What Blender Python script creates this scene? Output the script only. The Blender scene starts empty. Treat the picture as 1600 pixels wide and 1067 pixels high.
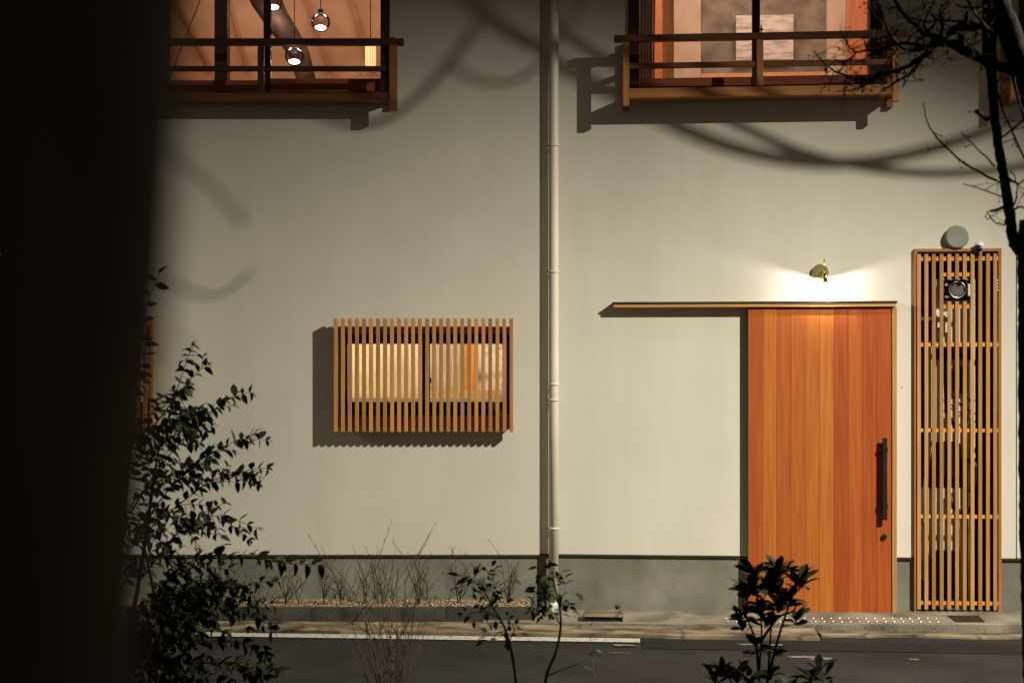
import bpy, bmesh, math, random
from mathutils import Vector, Matrix
random.seed(7)
S = bpy.context.scene
COL = S.collection
rnd = random.random
def ru(a, b): return a + (b - a) * rnd()

# ------------------------------------------------------------------ camera
F = 2222.0; CAM = Vector((0.0, -11.1, 1.83)); HZ = 590.0
cd = bpy.data.cameras.new('camera'); cam = bpy.data.objects.new('camera', cd); COL.objects.link(cam)
cam.location = CAM; cam.rotation_euler = (math.radians(90), 0, 0)
cd.sensor_width = 36; cd.lens = F / 1600 * 36; cd.shift_y = (HZ - 533.5) / 1600
cd.clip_start = 0.02; cd.clip_end = 500
cd.dof.use_dof = True; cd.dof.focus_distance = 11.0; cd.dof.aperture_fstop = 2.7
S.camera = cam
S.view_settings.view_transform = 'Standard'; S.view_settings.look = 'None'
S.view_settings.exposure = 0; S.view_settings.gamma = 1

# ------------------------------------------------------------------ night sky
W = bpy.data.worlds.new('World'); S.world = W; W.use_nodes = True
nt = W.node_tree; nt.nodes.clear()
out = nt.nodes.new('ShaderNodeOutputWorld')
sky = nt.nodes.new('ShaderNodeTexSky'); sky.sky_type = 'NISHITA'; sky.sun_disc = False
sky.sun_elevation = math.radians(-4); sky.sun_rotation = math.radians(40)
b1 = nt.nodes.new('ShaderNodeBackground'); b1.inputs[1].default_value = 0.02
nt.links.new(sky.outputs[0], b1.inputs[0])
b2 = nt.nodes.new('ShaderNodeBackground'); b2.inputs[0].default_value = (1.0, 0.75, 0.60, 1); b2.inputs[1].default_value = 0.095   # glow of the town
ad = nt.nodes.new('ShaderNodeAddShader')
nt.links.new(b1.outputs[0], ad.inputs[0]); nt.links.new(b2.outputs[0], ad.inputs[1]); nt.links.new(ad.outputs[0], out.inputs[0])

# ------------------------------------------------------------------ lamps of the street
def spot(name, loc, target, power, color, size, blend, radius):
    l = bpy.data.lights.new(name, 'SPOT'); l.energy = power; l.color = color
    l.spot_size = math.radians(size); l.spot_blend = blend; l.shadow_soft_size = radius
    o = bpy.data.objects.new(name, l); COL.objects.link(o); o.location = loc
    o.rotation_euler = (Vector(target) - Vector(loc)).to_track_quat('-Z', 'Y').to_euler()
    return o
KEY = Vector((5.8, -5.0, 6.26))
KEYT = KEY + Vector((-.535, .115, -.837)) * 5
spot('street_light', KEY, KEYT, 7000, (1.0, 0.91, 0.765), 106, 1.0, 0.022)
KEY2 = Vector((-14.0, -4.5, 5.8))
spot('street_light', KEY2, (-3.6, 0, 1.2), 900, (1.0, 0.85, 0.7), 26, 1.0, 0.03)

# ------------------------------------------------------------------ frames: the left house faces the camera, the right house and the road turn 4.5 degrees
TH = math.radians(4.46)
A = Vector((0.37, 0.06, 0)); E = Vector((math.cos(TH), -math.sin(TH), 0)); N = Vector((-math.sin(TH), -math.cos(TH), 0))
def ray(px, py): return Vector(((px - 800) / F, 1.0, -(py - HZ) / F))
def at(px, py, Y):
    d = ray(px, py); return CAM + d * (Y - CAM.y)
def Lp(px, py, w=0.0):
    p = at(px, py, -w); return p.x, p.z
def Rp(px, py, w=0.0):
    d = ray(px, py); t = (w - (CAM - A).dot(N)) / d.dot(N); p = CAM + d * t
    return (p - A).dot(E), p.z
def Rx(px, w=0.0): return Rp(px, HZ, w)[0]
def Lx(px, w=0.0): return Lp(px, HZ, w)[0]
def Rw(u, w, z): return A + E * u + N * w + Vector((0, 0, z))      # local -> world

# ------------------------------------------------------------------ materials
def mat(name):
    m = bpy.data.materials.new(name); m.use_nodes = True
    n = m.node_tree.nodes; b = n['Principled BSDF']
    return m, m.node_tree, b
def nd(t, typ, **k):
    n = t.nodes.new(typ)
    for a, v in k.items(): setattr(n, a, v)
    return n
def noise_mat(name, c1, c2, scale=5, rough=0.8, bump=0.0, bscale=60, bdist=0.002, vec=(1, 1, 1), detail=6, spec=0.3, metal=0, lo=0.35, hi=0.65, use_color=False, coord='Object', coat=0):
    m, t, b = mat(name)
    tc = nd(t, 'ShaderNodeTexCoord'); mp = nd(t, 'ShaderNodeMapping'); mp.inputs['Scale'].default_value = vec
    t.links.new(tc.outputs[coord], mp.inputs[0])
    if use_color:      # each piece shifts its grain
        oi = nd(t, 'ShaderNodeObjectInfo'); cx = nd(t, 'ShaderNodeCombineXYZ')
        ml = nd(t, 'ShaderNodeMath', operation='MULTIPLY'); ml.inputs[1].default_value = 37
        t.links.new(oi.outputs['Random'], ml.inputs[0])
        for i in range(3): t.links.new(ml.outputs[0], cx.inputs[i])
        t.links.new(cx.outputs[0], mp.inputs['Location'])
    n = nd(t, 'ShaderNodeTexNoise'); n.inputs['Scale'].default_value = scale; n.inputs['Detail'].default_value = detail
    t.links.new(mp.outputs[0], n.inputs['Vector'])
    r = nd(t, 'ShaderNodeValToRGB'); r.color_ramp.elements[0].position = lo; r.color_ramp.elements[1].position = hi
    r.color_ramp.elements[0].color = (*c1, 1); r.color_ramp.elements[1].color = (*c2, 1)
    t.links.new(n.outputs[0], r.inputs[0])
    col = r.outputs[0]
    if use_color:
        mx = nd(t, 'ShaderNodeMix', data_type='RGBA', blend_type='MULTIPLY'); mx.inputs[0].default_value = 1
        t.links.new(col, mx.inputs[6]); t.links.new(oi.outputs['Color'], mx.inputs[7]); col = mx.outputs[2]
    t.links.new(col, b.inputs['Base Color'])
    b.inputs['Roughness'].default_value = rough; b.inputs['Specular IOR Level'].default_value = spec; b.inputs['Metallic'].default_value = metal
    b.inputs['Coat Weight'].default_value = coat
    if bump:
        n2 = nd(t, 'ShaderNodeTexNoise'); n2.inputs['Scale'].default_value = bscale; n2.inputs['Detail'].default_value = 4
        t.links.new(mp.outputs[0], n2.inputs['Vector'])
        bp = nd(t, 'ShaderNodeBump'); bp.inputs['Strength'].default_value = bump; bp.inputs['Distance'].default_value = bdist
        t.links.new(n2.outputs[0], bp.inputs['Height']); t.links.new(bp.outputs[0], b.inputs['Normal'])
    return m
M = {}
def plaster(name='plaster', g=1.0):
    m, t, b = mat(name)
    tc = nd(t, 'ShaderNodeTexCoord')
    n = nd(t, 'ShaderNodeTexNoise'); n.inputs['Scale'].default_value = 1.3; n.inputs['Detail'].default_value = 8
    t.links.new(tc.outputs['Object'], n.inputs['Vector'])
    mp = nd(t, 'ShaderNodeMapping'); mp.inputs['Scale'].default_value = (2.2, 2.2, 0.5)
    t.links.new(tc.outputs['Object'], mp.inputs[0])
    n3 = nd(t, 'ShaderNodeTexNoise'); n3.inputs['Scale'].default_value = 1.0; n3.inputs['Detail'].default_value = 5
    t.links.new(mp.outputs[0], n3.inputs['Vector'])
    n4 = nd(t, 'ShaderNodeTexNoise'); n4.inputs['Scale'].default_value = 130; n4.inputs['Detail'].default_value = 2
    t.links.new(tc.outputs['Object'], n4.inputs['Vector'])
    a1 = nd(t, 'ShaderNodeMath', operation='ADD'); t.links.new(n.outputs[0], a1.inputs[0]); t.links.new(n3.outputs[0], a1.inputs[1])
    a2 = nd(t, 'ShaderNodeMath', operation='MULTIPLY_ADD'); a2.inputs[1].default_value = 1.1
    t.links.new(n4.outputs[0], a2.inputs[0]); t.links.new(a1.outputs[0], a2.inputs[2])
    mr = nd(t, 'ShaderNodeMapRange'); mr.inputs[1].default_value = 0.95; mr.inputs[2].default_value = 2.15
    t.links.new(a2.outputs[0], mr.inputs[0])
    mx = nd(t, 'ShaderNodeMix', data_type='RGBA')
    mx.inputs[6].default_value = (0.475 * g, 0.46 * g, 0.385 * g, 1); mx.inputs[7].default_value = (0.61 * g, 0.60 * g, 0.515 * g, 1)
    t.links.new(mr.outputs[0], mx.inputs[0])
    m6 = nd(t, 'ShaderNodeMapping'); m6.inputs['Scale'].default_value = (14, 14, 0.5); t.links.new(tc.outputs['Object'], m6.inputs[0])
    n6 = nd(t, 'ShaderNodeTexNoise'); n6.inputs['Scale'].default_value = 1.0; n6.inputs['Detail'].default_value = 7; t.links.new(m6.outputs[0], n6.inputs['Vector'])
    r6 = nd(t, 'ShaderNodeValToRGB'); r6.color_ramp.elements[0].position = 0.26; r6.color_ramp.elements[0].color = (.965, .96, .95, 1); r6.color_ramp.elements[1].position = 0.44; r6.color_ramp.elements[1].color = (1, 1, 1, 1)
    t.links.new(n6.outputs[0], r6.inputs[0])
    n7 = nd(t, 'ShaderNodeTexVoronoi'); n7.inputs['Scale'].default_value = 2.6; t.links.new(tc.outputs['Object'], n7.inputs['Vector'])
    r7 = nd(t, 'ShaderNodeValToRGB'); r7.color_ramp.elements[0].position = 0.010; r7.color_ramp.elements[0].color = (.3, .27, .22, 1); r7.color_ramp.elements[1].position = 0.022; r7.color_ramp.elements[1].color = (1, 1, 1, 1)
    t.links.new(n7.outputs['Distance'], r7.inputs[0])
    x6 = nd(t, 'ShaderNodeMix', data_type='RGBA', blend_type='MULTIPLY'); x6.inputs[0].default_value = 1
    x7 = nd(t, 'ShaderNodeMix', data_type='RGBA', blend_type='MULTIPLY'); x7.inputs[0].default_value = 1
    t.links.new(mx.outputs[2], x6.inputs[6]); t.links.new(r6.outputs[0], x6.inputs[7]); t.links.new(x6.outputs[2], x7.inputs[6]); t.links.new(r7.outputs[0], x7.inputs[7])
    t.links.new(x7.outputs[2], b.inputs['Base Color'])
    b.inputs['Roughness'].default_value = 0.92; b.inputs['Specular IOR Level'].default_value = 0.15
    n2 = nd(t, 'ShaderNodeTexNoise'); n2.inputs['Scale'].default_value = 170; n2.inputs['Detail'].default_value = 5
    t.links.new(tc.outputs['Object'], n2.inputs['Vector'])
    n5 = nd(t, 'ShaderNodeTexNoise'); n5.inputs['Scale'].default_value = 9; n5.inputs['Detail'].default_value = 3
    t.links.new(tc.outputs['Object'], n5.inputs['Vector'])
    a3 = nd(t, 'ShaderNodeMath', operation='MULTIPLY_ADD'); a3.inputs[1].default_value = 1.5
    t.links.new(n5.outputs[0], a3.inputs[0]); t.links.new(n2.outputs[0], a3.inputs[2])
    bp = nd(t, 'ShaderNodeBump'); bp.inputs['Strength'].default_value = 0.5; bp.inputs['Distance'].default_value = 0.002
    t.links.new(a3.outputs[0], bp.inputs['Height']); t.links.new(bp.outputs[0], b.inputs['Normal'])
    return m
M['plaster'] = plaster(); M['plaster_pale'] = plaster('paler_plaster', 1.12)
def concrete():
    m, t, b = mat('concrete')
    tc = nd(t, 'ShaderNodeTexCoord')
    n = nd(t, 'ShaderNodeTexNoise'); n.inputs['Scale'].default_value = 2.2; n.inputs['Detail'].default_value = 10; n.inputs['Roughness'].default_value = 0.62; n.inputs['Distortion'].default_value = 0.15
    t.links.new(tc.outputs['Object'], n.inputs['Vector'])
    r = nd(t, 'ShaderNodeValToRGB'); e = r.color_ramp.elements
    e[0].position = 0.3; e[0].color = (0.105, 0.108, 0.082, 1); e[1].position = 0.7; e[1].color = (0.235, 0.228, 0.178, 1)
    x = r.color_ramp.elements.new(0.5); x.color = (0.165, 0.162, 0.125, 1)
    t.links.new(n.outputs[0], r.inputs[0])
    v = nd(t, 'ShaderNodeTexVoronoi'); v.inputs['Scale'].default_value = 40
    t.links.new(tc.outputs['Object'], v.inputs['Vector'])
    r2 = nd(t, 'ShaderNodeValToRGB'); r2.color_ramp.elements[0].position = 0.02; r2.color_ramp.elements[0].color = (0.35, 0.35, 0.35, 1); r2.color_ramp.elements[1].position = 0.07; r2.color_ramp.elements[1].color = (1, 1, 1, 1)
    t.links.new(v.outputs['Distance'], r2.inputs[0])
    mx = nd(t, 'ShaderNodeMix', data_type='RGBA', blend_type='MULTIPLY'); mx.inputs[0].default_value = 0.8
    t.links.new(r.outputs[0], mx.inputs[6]); t.links.new(r2.outputs[0], mx.inputs[7]); t.links.new(mx.outputs[2], b.inputs['Base Color'])
    b.inputs['Roughness'].default_value = 0.85
    bp = nd(t, 'ShaderNodeBump'); bp.inputs['Strength'].default_value = 0.5; bp.inputs['Distance'].default_value = 0.003
    t.links.new(n.outputs[0], bp.inputs['Height']); t.links.new(bp.outputs[0], b.inputs['Normal'])
    return m
M['concrete'] = concrete()
def wood(name, c1, c2, vec=(26, 26, 1.1), rough=0.55):
    return noise_mat(name, c1, c2, scale=1.6, rough=rough, bump=0.35, bscale=9, bdist=0.001, vec=vec, detail=8, use_color=True, lo=0.3, hi=0.72)
M['door_wood'] = wood('cedar_planks', (0.36, 0.094, 0.017), (0.49, 0.152, 0.028), rough=0.5)
M['slat_wood'] = wood('cedar_slats', (0.33, 0.163, 0.050), (0.48, 0.265, 0.09))
M['slat_wood_h'] = wood('cedar_rails', (0.40, 0.19, 0.055), (0.56, 0.29, 0.10), vec=(1.1, 26, 26))
M['bal_wood'] = wood('brown_balcony_wood', (0.22, 0.09, 0.03), (0.33, 0.15, 0.05), vec=(1.1, 26, 26))
M['bal_wood_v'] = wood('brown_balcony_posts', (0.24, 0.10, 0.035), (0.36, 0.165, 0.055))
M['dark_wood'] = wood('dark_stained_frame', (0.030, 0.010, 0.006), (0.055, 0.018, 0.009), vec=(2, 26, 2))
M['red_wood'] = wood('red_brown_sash', (0.24, 0.060, 0.024), (0.36, 0.10, 0.038), vec=(1.1, 26, 26))
M['flash'] = noise_mat('dark_metal_flashing', (0.03, 0.022, 0.016), (0.05, 0.035, 0.026), rough=0.5)
M['black'] = noise_mat('black_iron', (0.008, 0.007, 0.006), (0.016, 0.013, 0.011), rough=0.45, scale=30)
M['brass'] = noise_mat('satin_brass', (0.60, 0.50, 0.20), (0.72, 0.62, 0.28), rough=0.32, metal=1.0, scale=20)
M['steel'] = noise_mat('steel', (0.55, 0.53, 0.48), (0.7, 0.68, 0.62), rough=0.35, metal=1.0, scale=20)
M['pvc'] = noise_mat('pale_plastic_pipe', (0.58, 0.55, 0.46), (0.68, 0.65, 0.55), rough=0.4, scale=2, vec=(3, 3, 0.6), spec=0.4)
M['vent'] = noise_mat('grey_green_vent_paint', (0.20, 0.215, 0.18), (0.25, 0.265, 0.225), rough=0.45, scale=6)
M['white'] = noise_mat('white_casing', (0.62, 0.60, 0.55), (0.7, 0.68, 0.63), rough=0.4)
M['tile'] = noise_mat('dark_slate_tile', (0.022, 0.023, 0.019), (0.06, 0.058, 0.046), rough=0.7, scale=5, bump=0.4, bscale=25, detail=9, use_color=True)
M['stone'] = noise_mat('gravel_stone', (0.20, 0.14, 0.08), (0.60, 0.47, 0.30), rough=0.8, scale=45, detail=2, lo=0.4, hi=0.6)
M['soil'] = noise_mat('soil', (0.02, 0.014, 0.009), (0.05, 0.035, 0.022), rough=0.95, scale=12, bump=0.8, bscale=40, bdist=0.01)
M['bark'] = noise_mat('dark_bark', (0.003, 0.0025, 0.002), (0.009, 0.007, 0.005), rough=0.9, scale=14, bump=0.9, bscale=40, bdist=0.006, vec=(1, 1, 0.3), spec=0.05)
M['bark_brown'] = noise_mat('brown_bark', (0.006, 0.004, 0.003), (0.045, 0.028, 0.018), rough=0.95, scale=9, bump=0.9, bscale=60, bdist=0.004, vec=(1, 1, 0.25), spec=0.1, detail=8)
M['twig'] = noise_mat('twig', (0.035, 0.02, 0.013), (0.075, 0.042, 0.028), rough=0.8, scale=20)
M['cable'] = noise_mat('black_cable', (0.01, 0.01, 0.01), (0.02, 0.02, 0.02), rough=0.6)
M['conc_strip'] = noise_mat('worn_concrete_pavement', (0.09, 0.079, 0.058), (0.25, 0.225, 0.17), rough=0.85, scale=3.2, bump=0.5, bscale=50, bdist=0.004, detail=11, lo=0.3, hi=0.7)
M['gutter'] = noise_mat('stained_gutter_concrete', (0.05, 0.038, 0.024), (0.24, 0.19, 0.12), rough=0.9, scale=4.5, bump=0.7, bscale=40, bdist=0.006, detail=11, lo=0.34, hi=0.62, vec=(0.6, 1.6, 1))
def add_cracks(m, sc, width, dark, dist=.25):
    t = m.node_tree; b = t.nodes['Principled BSDF']; src = b.inputs['Base Color'].links[0].from_socket
    tc = nd(t, 'ShaderNodeTexCoord'); nz = nd(t, 'ShaderNodeTexNoise'); nz.inputs['Scale'].default_value = 3.5; nz.inputs['Detail'].default_value = 6
    t.links.new(tc.outputs['Object'], nz.inputs['Vector'])
    mv = nd(t, 'ShaderNodeVectorMath', operation='MULTIPLY_ADD'); mv.inputs[1].default_value = (dist, dist, dist)
    t.links.new(nz.outputs['Color'], mv.inputs[0]); t.links.new(tc.outputs['Object'], mv.inputs[2])
    mp = nd(t, 'ShaderNodeMapping'); mp.inputs['Scale'].default_value = sc; t.links.new(mv.outputs[0], mp.inputs[0])
    v = nd(t, 'ShaderNodeTexVoronoi', feature='DISTANCE_TO_EDGE'); v.inputs['Scale'].default_value = 1; t.links.new(mp.outputs[0], v.inputs['Vector'])
    rp = nd(t, 'ShaderNodeValToRGB'); rp.color_ramp.elements[0].position = 0; rp.color_ramp.elements[0].color = (dark, dark, dark, 1); rp.color_ramp.elements[1].position = width
    t.links.new(v.outputs['Distance'], rp.inputs[0])
    mx = nd(t, 'ShaderNodeMix', data_type='RGBA', blend_type='MULTIPLY'); mx.inputs[0].default_value = 1
    t.links.new(src, mx.inputs[6]); t.links.new(rp.outputs[0], mx.inputs[7]); t.links.new(mx.outputs[2], b.inputs['Base Color'])
add_cracks(M['gutter'], (1.1, 2.6, 1), .028, .4)
add_cracks(M['conc_strip'], (.35, .9, 1), .005, .55)
def asphalt(name, c1, c2):
    m, t, b = mat(name)
    tc = nd(t, 'ShaderNodeTexCoord')
    v = nd(t, 'ShaderNodeTexVoronoi'); v.inputs['Scale'].default_value = 130
    t.links.new(tc.outputs['Object'], v.inputs['Vector'])
    n = nd(t, 'ShaderNodeTexNoise'); n.inputs['Scale'].default_value = 1.6; n.inputs['Detail'].default_value = 9
    t.links.new(tc.outputs['Object'], n.inputs['Vector'])
    sp = nd(t, 'ShaderNodeSeparateColor'); t.links.new(v.outputs['Color'], sp.inputs[0])
    a = nd(t, 'ShaderNodeMath', operation='MULTIPLY_ADD'); a.inputs[1].default_value = 0.35
    t.links.new(sp.outputs[0], a.inputs[0]); t.links.new(n.outputs[0], a.inputs[2])
    r = nd(t, 'ShaderNodeValToRGB'); r.color_ramp.elements[0].position = 0.4; r.color_ramp.elements[1].position = 0.95
    r.color_ramp.elements[0].color = (*c1, 1); r.color_ramp.elements[1].color = (*c2, 1)
    t.links.new(a.outputs[0], r.inputs[0]); t.links.new(r.outputs[0], b.inputs['Base Color'])
    b.inputs['Roughness'].default_value = 0.88; b.inputs['Specular IOR Level'].default_value = 0.2
    bp = nd(t, 'ShaderNodeBump'); bp.inputs['Strength'].default_value = 0.6; bp.inputs['Distance'].default_value = 0.004
    t.links.new(sp.outputs[0], bp.inputs['Height']); t.links.new(bp.outputs[0], b.inputs['Normal'])
    return m
M['asphalt'] = asphalt('asphalt', (0.007, 0.0062, 0.0058), (0.026, 0.0232, 0.0215))
M['patch'] = asphalt('newer_asphalt', (0.005, 0.0045, 0.0042), (0.015, 0.0135, 0.012))
def worn_paint(name, c, lo=.38, hi=.5):
    m, t, b = mat(name)
    tc = nd(t, 'ShaderNodeTexCoord'); n = nd(t, 'ShaderNodeTexNoise'); n.inputs['Scale'].default_value = 28; n.inputs['Detail'].default_value = 8
    t.links.new(tc.outputs['Object'], n.inputs['Vector'])
    r = nd(t, 'ShaderNodeValToRGB'); r.color_ramp.elements[0].position = lo; r.color_ramp.elements[1].position = hi
    r.color_ramp.elements[0].color = (0.02, 0.018, 0.016, 1); r.color_ramp.elements[1].color = (*c, 1)
    t.links.new(n.outputs[0], r.inputs[0]); t.links.new(r.outputs[0], b.inputs['Base Color']); b.inputs['Roughness'].default_value = 0.7
    return m
M['paint'] = worn_paint('worn_white_road_paint', (0.40, 0.38, 0.33), .30, .46)
M['yellow'] = worn_paint('worn_yellow_road_paint', (0.16, 0.11, 0.02))
M['green'] = worn_paint('worn_green_road_paint', (0.025, 0.08, 0.055))
M['faint'] = worn_paint('faint_road_paint', (0.17, 0.155, 0.14))
def leafmat(name, c1, c2):
    m = noise_mat(name, c1, c2, scale=3, rough=0.6, detail=2, spec=0.08, use_color=False, coord='Object')
    return m
M['leaf'] = leafmat('dark_evergreen_leaf', (0.005, 0.007, 0.003), (0.011, 0.015, 0.006))
M['leaf2'] = leafmat('green_sapling_leaf', (0.016, 0.024, 0.007), (0.036, 0.048, 0.014))
def glass():
    m, t, b = mat('window_glass'); t.nodes.remove(b)
    o = t.nodes['Material Output']
    tr = nd(t, 'ShaderNodeBsdfTransparent'); tr.inputs[0].default_value = (0.95, 0.95, 0.93, 1)
    g = nd(t, 'ShaderNodeBsdfGlossy'); g.inputs['Roughness'].default_value = 0.015
    fr = nd(t, 'ShaderNodeFresnel'); fr.inputs[0].default_value = 1.45
    mx = nd(t, 'ShaderNodeMixShader'); t.links.new(fr.outputs[0], mx.inputs[0]); t.links.new(tr.outputs[0], mx.inputs[1]); t.links.new(g.outputs[0], mx.inputs[2])
    t.links.new(mx.outputs[0], o.inputs[0]); return m
M['glass'] = glass()
def globe_glass():
    m, t, b = mat('clear_globe_glass'); t.nodes.remove(b)
    o = t.nodes['Material Output']
    tr = nd(t, 'ShaderNodeBsdfTransparent'); tr.inputs[0].default_value = (0.80, 0.76, 0.78, 1)
    g = nd(t, 'ShaderNodeBsdfGlossy'); g.inputs['Roughness'].default_value = 0.05
    fr = nd(t, 'ShaderNodeLayerWeight'); fr.inputs[0].default_value = 0.22
    mx = nd(t, 'ShaderNodeMixShader'); t.links.new(fr.outputs['Fresnel'], mx.inputs[0]); t.links.new(tr.outputs[0], mx.inputs[1]); t.links.new(g.outputs[0], mx.inputs[2])
    t.links.new(mx.outputs[0], o.inputs[0]); return m
M['globe'] = globe_glass()
def emit(name, c, s):
    m, t, b = mat(name); b.inputs['Emission Color'].default_value = (*c, 1); b.inputs['Emission Strength'].default_value = s; b.inputs['Base Color'].default_value = (*c, 1)
    return m
M['bulb'] = emit('lit_bulb', (1.0, 0.88, 0.80), 9)
M['tube_bulb'] = emit('lit_tube_shade', (1.0, 0.66, 0.32), 1.0)
M['led'] = emit('violet_led', (0.25, 0.15, 1.0), 3)
def flat(name, c, rough=0.8, var=0.12, scale=4, **k):
    return noise_mat(name, tuple(x * (1 - var) for x in c), tuple(min(1, x * (1 + var)) for x in c), scale=scale, rough=rough, bump=0.2, bscale=50, **k)
M['int_warm'] = flat('warm_interior_plaster', (0.56, 0.36, 0.24))
M['int_pale'] = flat('pale_interior_plaster', (0.55, 0.44, 0.36))
M['int_taupe'] = flat('taupe_clay_wall', (0.22, 0.19, 0.16), var=0.3, scale=7)
M['int_orange'] = flat('orange_timber_panel', (0.50, 0.20, 0.10), vec=(6, 6, 0.6))
M['int_post'] = flat('amber_post', (0.46, 0.20, 0.045), vec=(6, 6, 0.6))
M['int_amber'] = flat('amber_timber_wall', (0.60, 0.34, 0.17), vec=(6, 6, 0.6))
M['int_brace'] = flat('red_brown_brace', (0.46, 0.22, 0.12))
M['int_cream'] = flat('cream_wall', (0.64, 0.54, 0.36))
M['int_grey'] = flat('grey_board', (0.34, 0.31, 0.26), var=0.25, vec=(8, 8, 0.7))
M['marble'] = noise_mat('white_veined_marble', (0.20, 0.17, 0.13), (0.56, 0.52, 0.45), scale=9, rough=0.4, detail=10, lo=0.33, hi=0.5)
M['curtain'] = flat('grey_brown_curtain', (0.66, 0.50, 0.42), vec=(2, 2, 0.2))
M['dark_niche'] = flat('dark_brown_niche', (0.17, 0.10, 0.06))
M['log'] = flat('brown_log', (0.085, 0.05, 0.04), var=0.3, scale=12)
def canvas():
    m, t, b = mat('painted_canvas')
    tc = nd(t, 'ShaderNodeTexCoord'); mp = nd(t, 'ShaderNodeMapping'); mp.inputs['Scale'].default_value = (1.6, 1, 9)
    t.links.new(tc.outputs['Object'], mp.inputs[0])
    n = nd(t, 'ShaderNodeTexNoise'); n.inputs['Scale'].default_value = 3.2; n.inputs['Detail'].default_value = 10
    t.links.new(mp.outputs[0], n.inputs['Vector'])
    r = nd(t, 'ShaderNodeValToRGB'); e = r.color_ramp.elements
    e[0].position = 0.36; e[0].color = (0.34, 0.32, 0.36, 1); e[1].position = 0.56; e[1].color = (0.66, 0.61, 0.62, 1)
    t.links.new(n.outputs[0], r.inputs[0]); t.links.new(r.outputs[0], b.inputs['Base Color']); b.inputs['Roughness'].default_value = 0.8
    return m
M['canvas'] = canvas()

# ------------------------------------------------------------------ mesh builder
class MB:
    def __init__(s): s.v = []; s.f = []; s.sm = False
    def box(s, x0, x1, y0, y1, z0, z1):
        i = len(s.v); s.v += [(x, y, z) for x in (x0, x1) for y in (y0, y1) for z in (z0, z1)]
        s.f += [tuple(i + k for k in q) for q in ((0, 1, 3, 2), (4, 6, 7, 5), (0, 4, 5, 1), (2, 3, 7, 6), (0, 2, 6, 4), (1, 5, 7, 3))]
        return s
    def hexa(s, pts):      # 8 points in box order
        i = len(s.v); s.v += [tuple(p) for p in pts]
        s.f += [tuple(i + k for k in q) for q in ((0, 1, 3, 2), (4, 6, 7, 5), (0, 4, 5, 1), (2, 3, 7, 6), (0, 2, 6, 4), (1, 5, 7, 3))]
        return s
    def poly(s, pts): i = len(s.v); s.v += [tuple(p) for p in pts]; s.f.append(tuple(range(i, i + len(pts)))); return s
    def tube(s, path, radii, seg=8, jit=0.0, caps=True):
        s.sm = True
        P = [Vector(p) for p in path]; n = len(P)
        if not hasattr(radii, '__len__'): radii = [radii] * n
        t0 = (P[1] - P[0]).normalized(); up = Vector((0, 0, 1)) if abs(t0.z) < 0.9 else Vector((1, 0, 0))
        nx = t0.cross(up).normalized(); base = len(s.v)
        for k in range(n):
            t = (P[min(k + 1, n - 1)] - P[max(k - 1, 0)]).normalized()
            nx = (nx - t * nx.dot(t)).normalized(); ny = t.cross(nx)
            for j in range(seg):
                a = 2 * math.pi * j / seg; r = radii[k] * (1 + jit * (rnd() - 0.5) * 2)
                s.v.append(tuple(P[k] + nx * math.cos(a) * r + ny * math.sin(a) * r))
        for k in range(n - 1):
            for j in range(seg):
                a = base + k * seg + j; b = base + k * seg + (j + 1) % seg
                s.f.append((a, b, b + seg, a + seg))
        if caps:
            s.f.append(tuple(base + j for j in range(seg))[::-1]); s.f.append(tuple(base + (n - 1) * seg + j for j in range(seg)))
        return s
    def cyl(s, p0, p1, r, seg=24): return s.tube([p0, p1], r, seg)
    def sphere(s, c, r, seg=20, rings=12, z0=-1, z1=1, sy=1.0):
        s.sm = True; base = len(s.v)
        a0 = math.acos(max(-1, min(1, z1))); a1 = math.acos(max(-1, min(1, z0)))
        for i in range(rings + 1):
            th = a0 + (a1 - a0) * i / rings
            for j in range(seg):
                ph = 2 * math.pi * j / seg
                s.v.append((c[0] + r * math.sin(th) * math.cos(ph), c[1] + r * sy * math.sin(th) * math.sin(ph), c[2] + r * math.cos(th)))
        for i in range(rings):
            for j in range(seg):
                a = base + i * seg + j; b = base + i * seg + (j + 1) % seg
                s.f.append((a, a + seg, b + seg, b))
        return s
    def mesh(s, name, m, bevel=0.0):
        me = bpy.data.meshes.new(name); me.from_pydata(s.v, [], s.f); me.materials.append(m)
        bm = bmesh.new(); bm.from_mesh(me)
        bmesh.ops.recalc_face_normals(bm, faces=bm.faces)
        if bevel: bmesh.ops.bevel(bm, geom=bm.edges[:], offset=bevel, segments=1, affect='EDGES')
        if s.sm:
            for f in bm.faces: f.smooth = len(f.verts) <= 4
        bm.to_mesh(me); bm.free(); me.update(); return me
def link(name, me, parent=None, loc=None, rot=None, color=None):
    o = bpy.data.objects.new(name, me); COL.objects.link(o)
    if parent: o.parent = parent
    if loc is not None: o.location = loc
    if rot is not None: o.rotation_euler = rot
    if color: o.color = (*color, 1)
    return o
def obj(name, mb, m, parent=None, loc=None, bevel=0.0, color=None, rot=None):
    return link(name, mb.mesh(name, M[m] if isinstance(m, str) else m, bevel), parent, loc, rot, color)
def tag(o, label=None, cat=None, group=None, kind=None):
    if label: o['label'] = label
    if cat: o['category'] = cat
    if group: o['group'] = group
    if kind: o['kind'] = kind
    return o
def empty(name, loc, rz, label, cat, group=None):
    o = bpy.data.objects.new(name, None); COL.objects.link(o); o.location = loc; o.rotation_euler = (0, 0, rz); o.empty_display_size = 0.1
    return tag(o, label, cat, group)
def cbox(sx, sy, sz): return MB().box(-sx / 2, sx / 2, -sy / 2, sy / 2, -sz / 2, sz / 2)
def tint(v=0.14): k = 1 + (rnd() - 0.5) * 2 * v; return (k, k * ru(0.93, 1.05), k * ru(0.85, 1.1))
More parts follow.
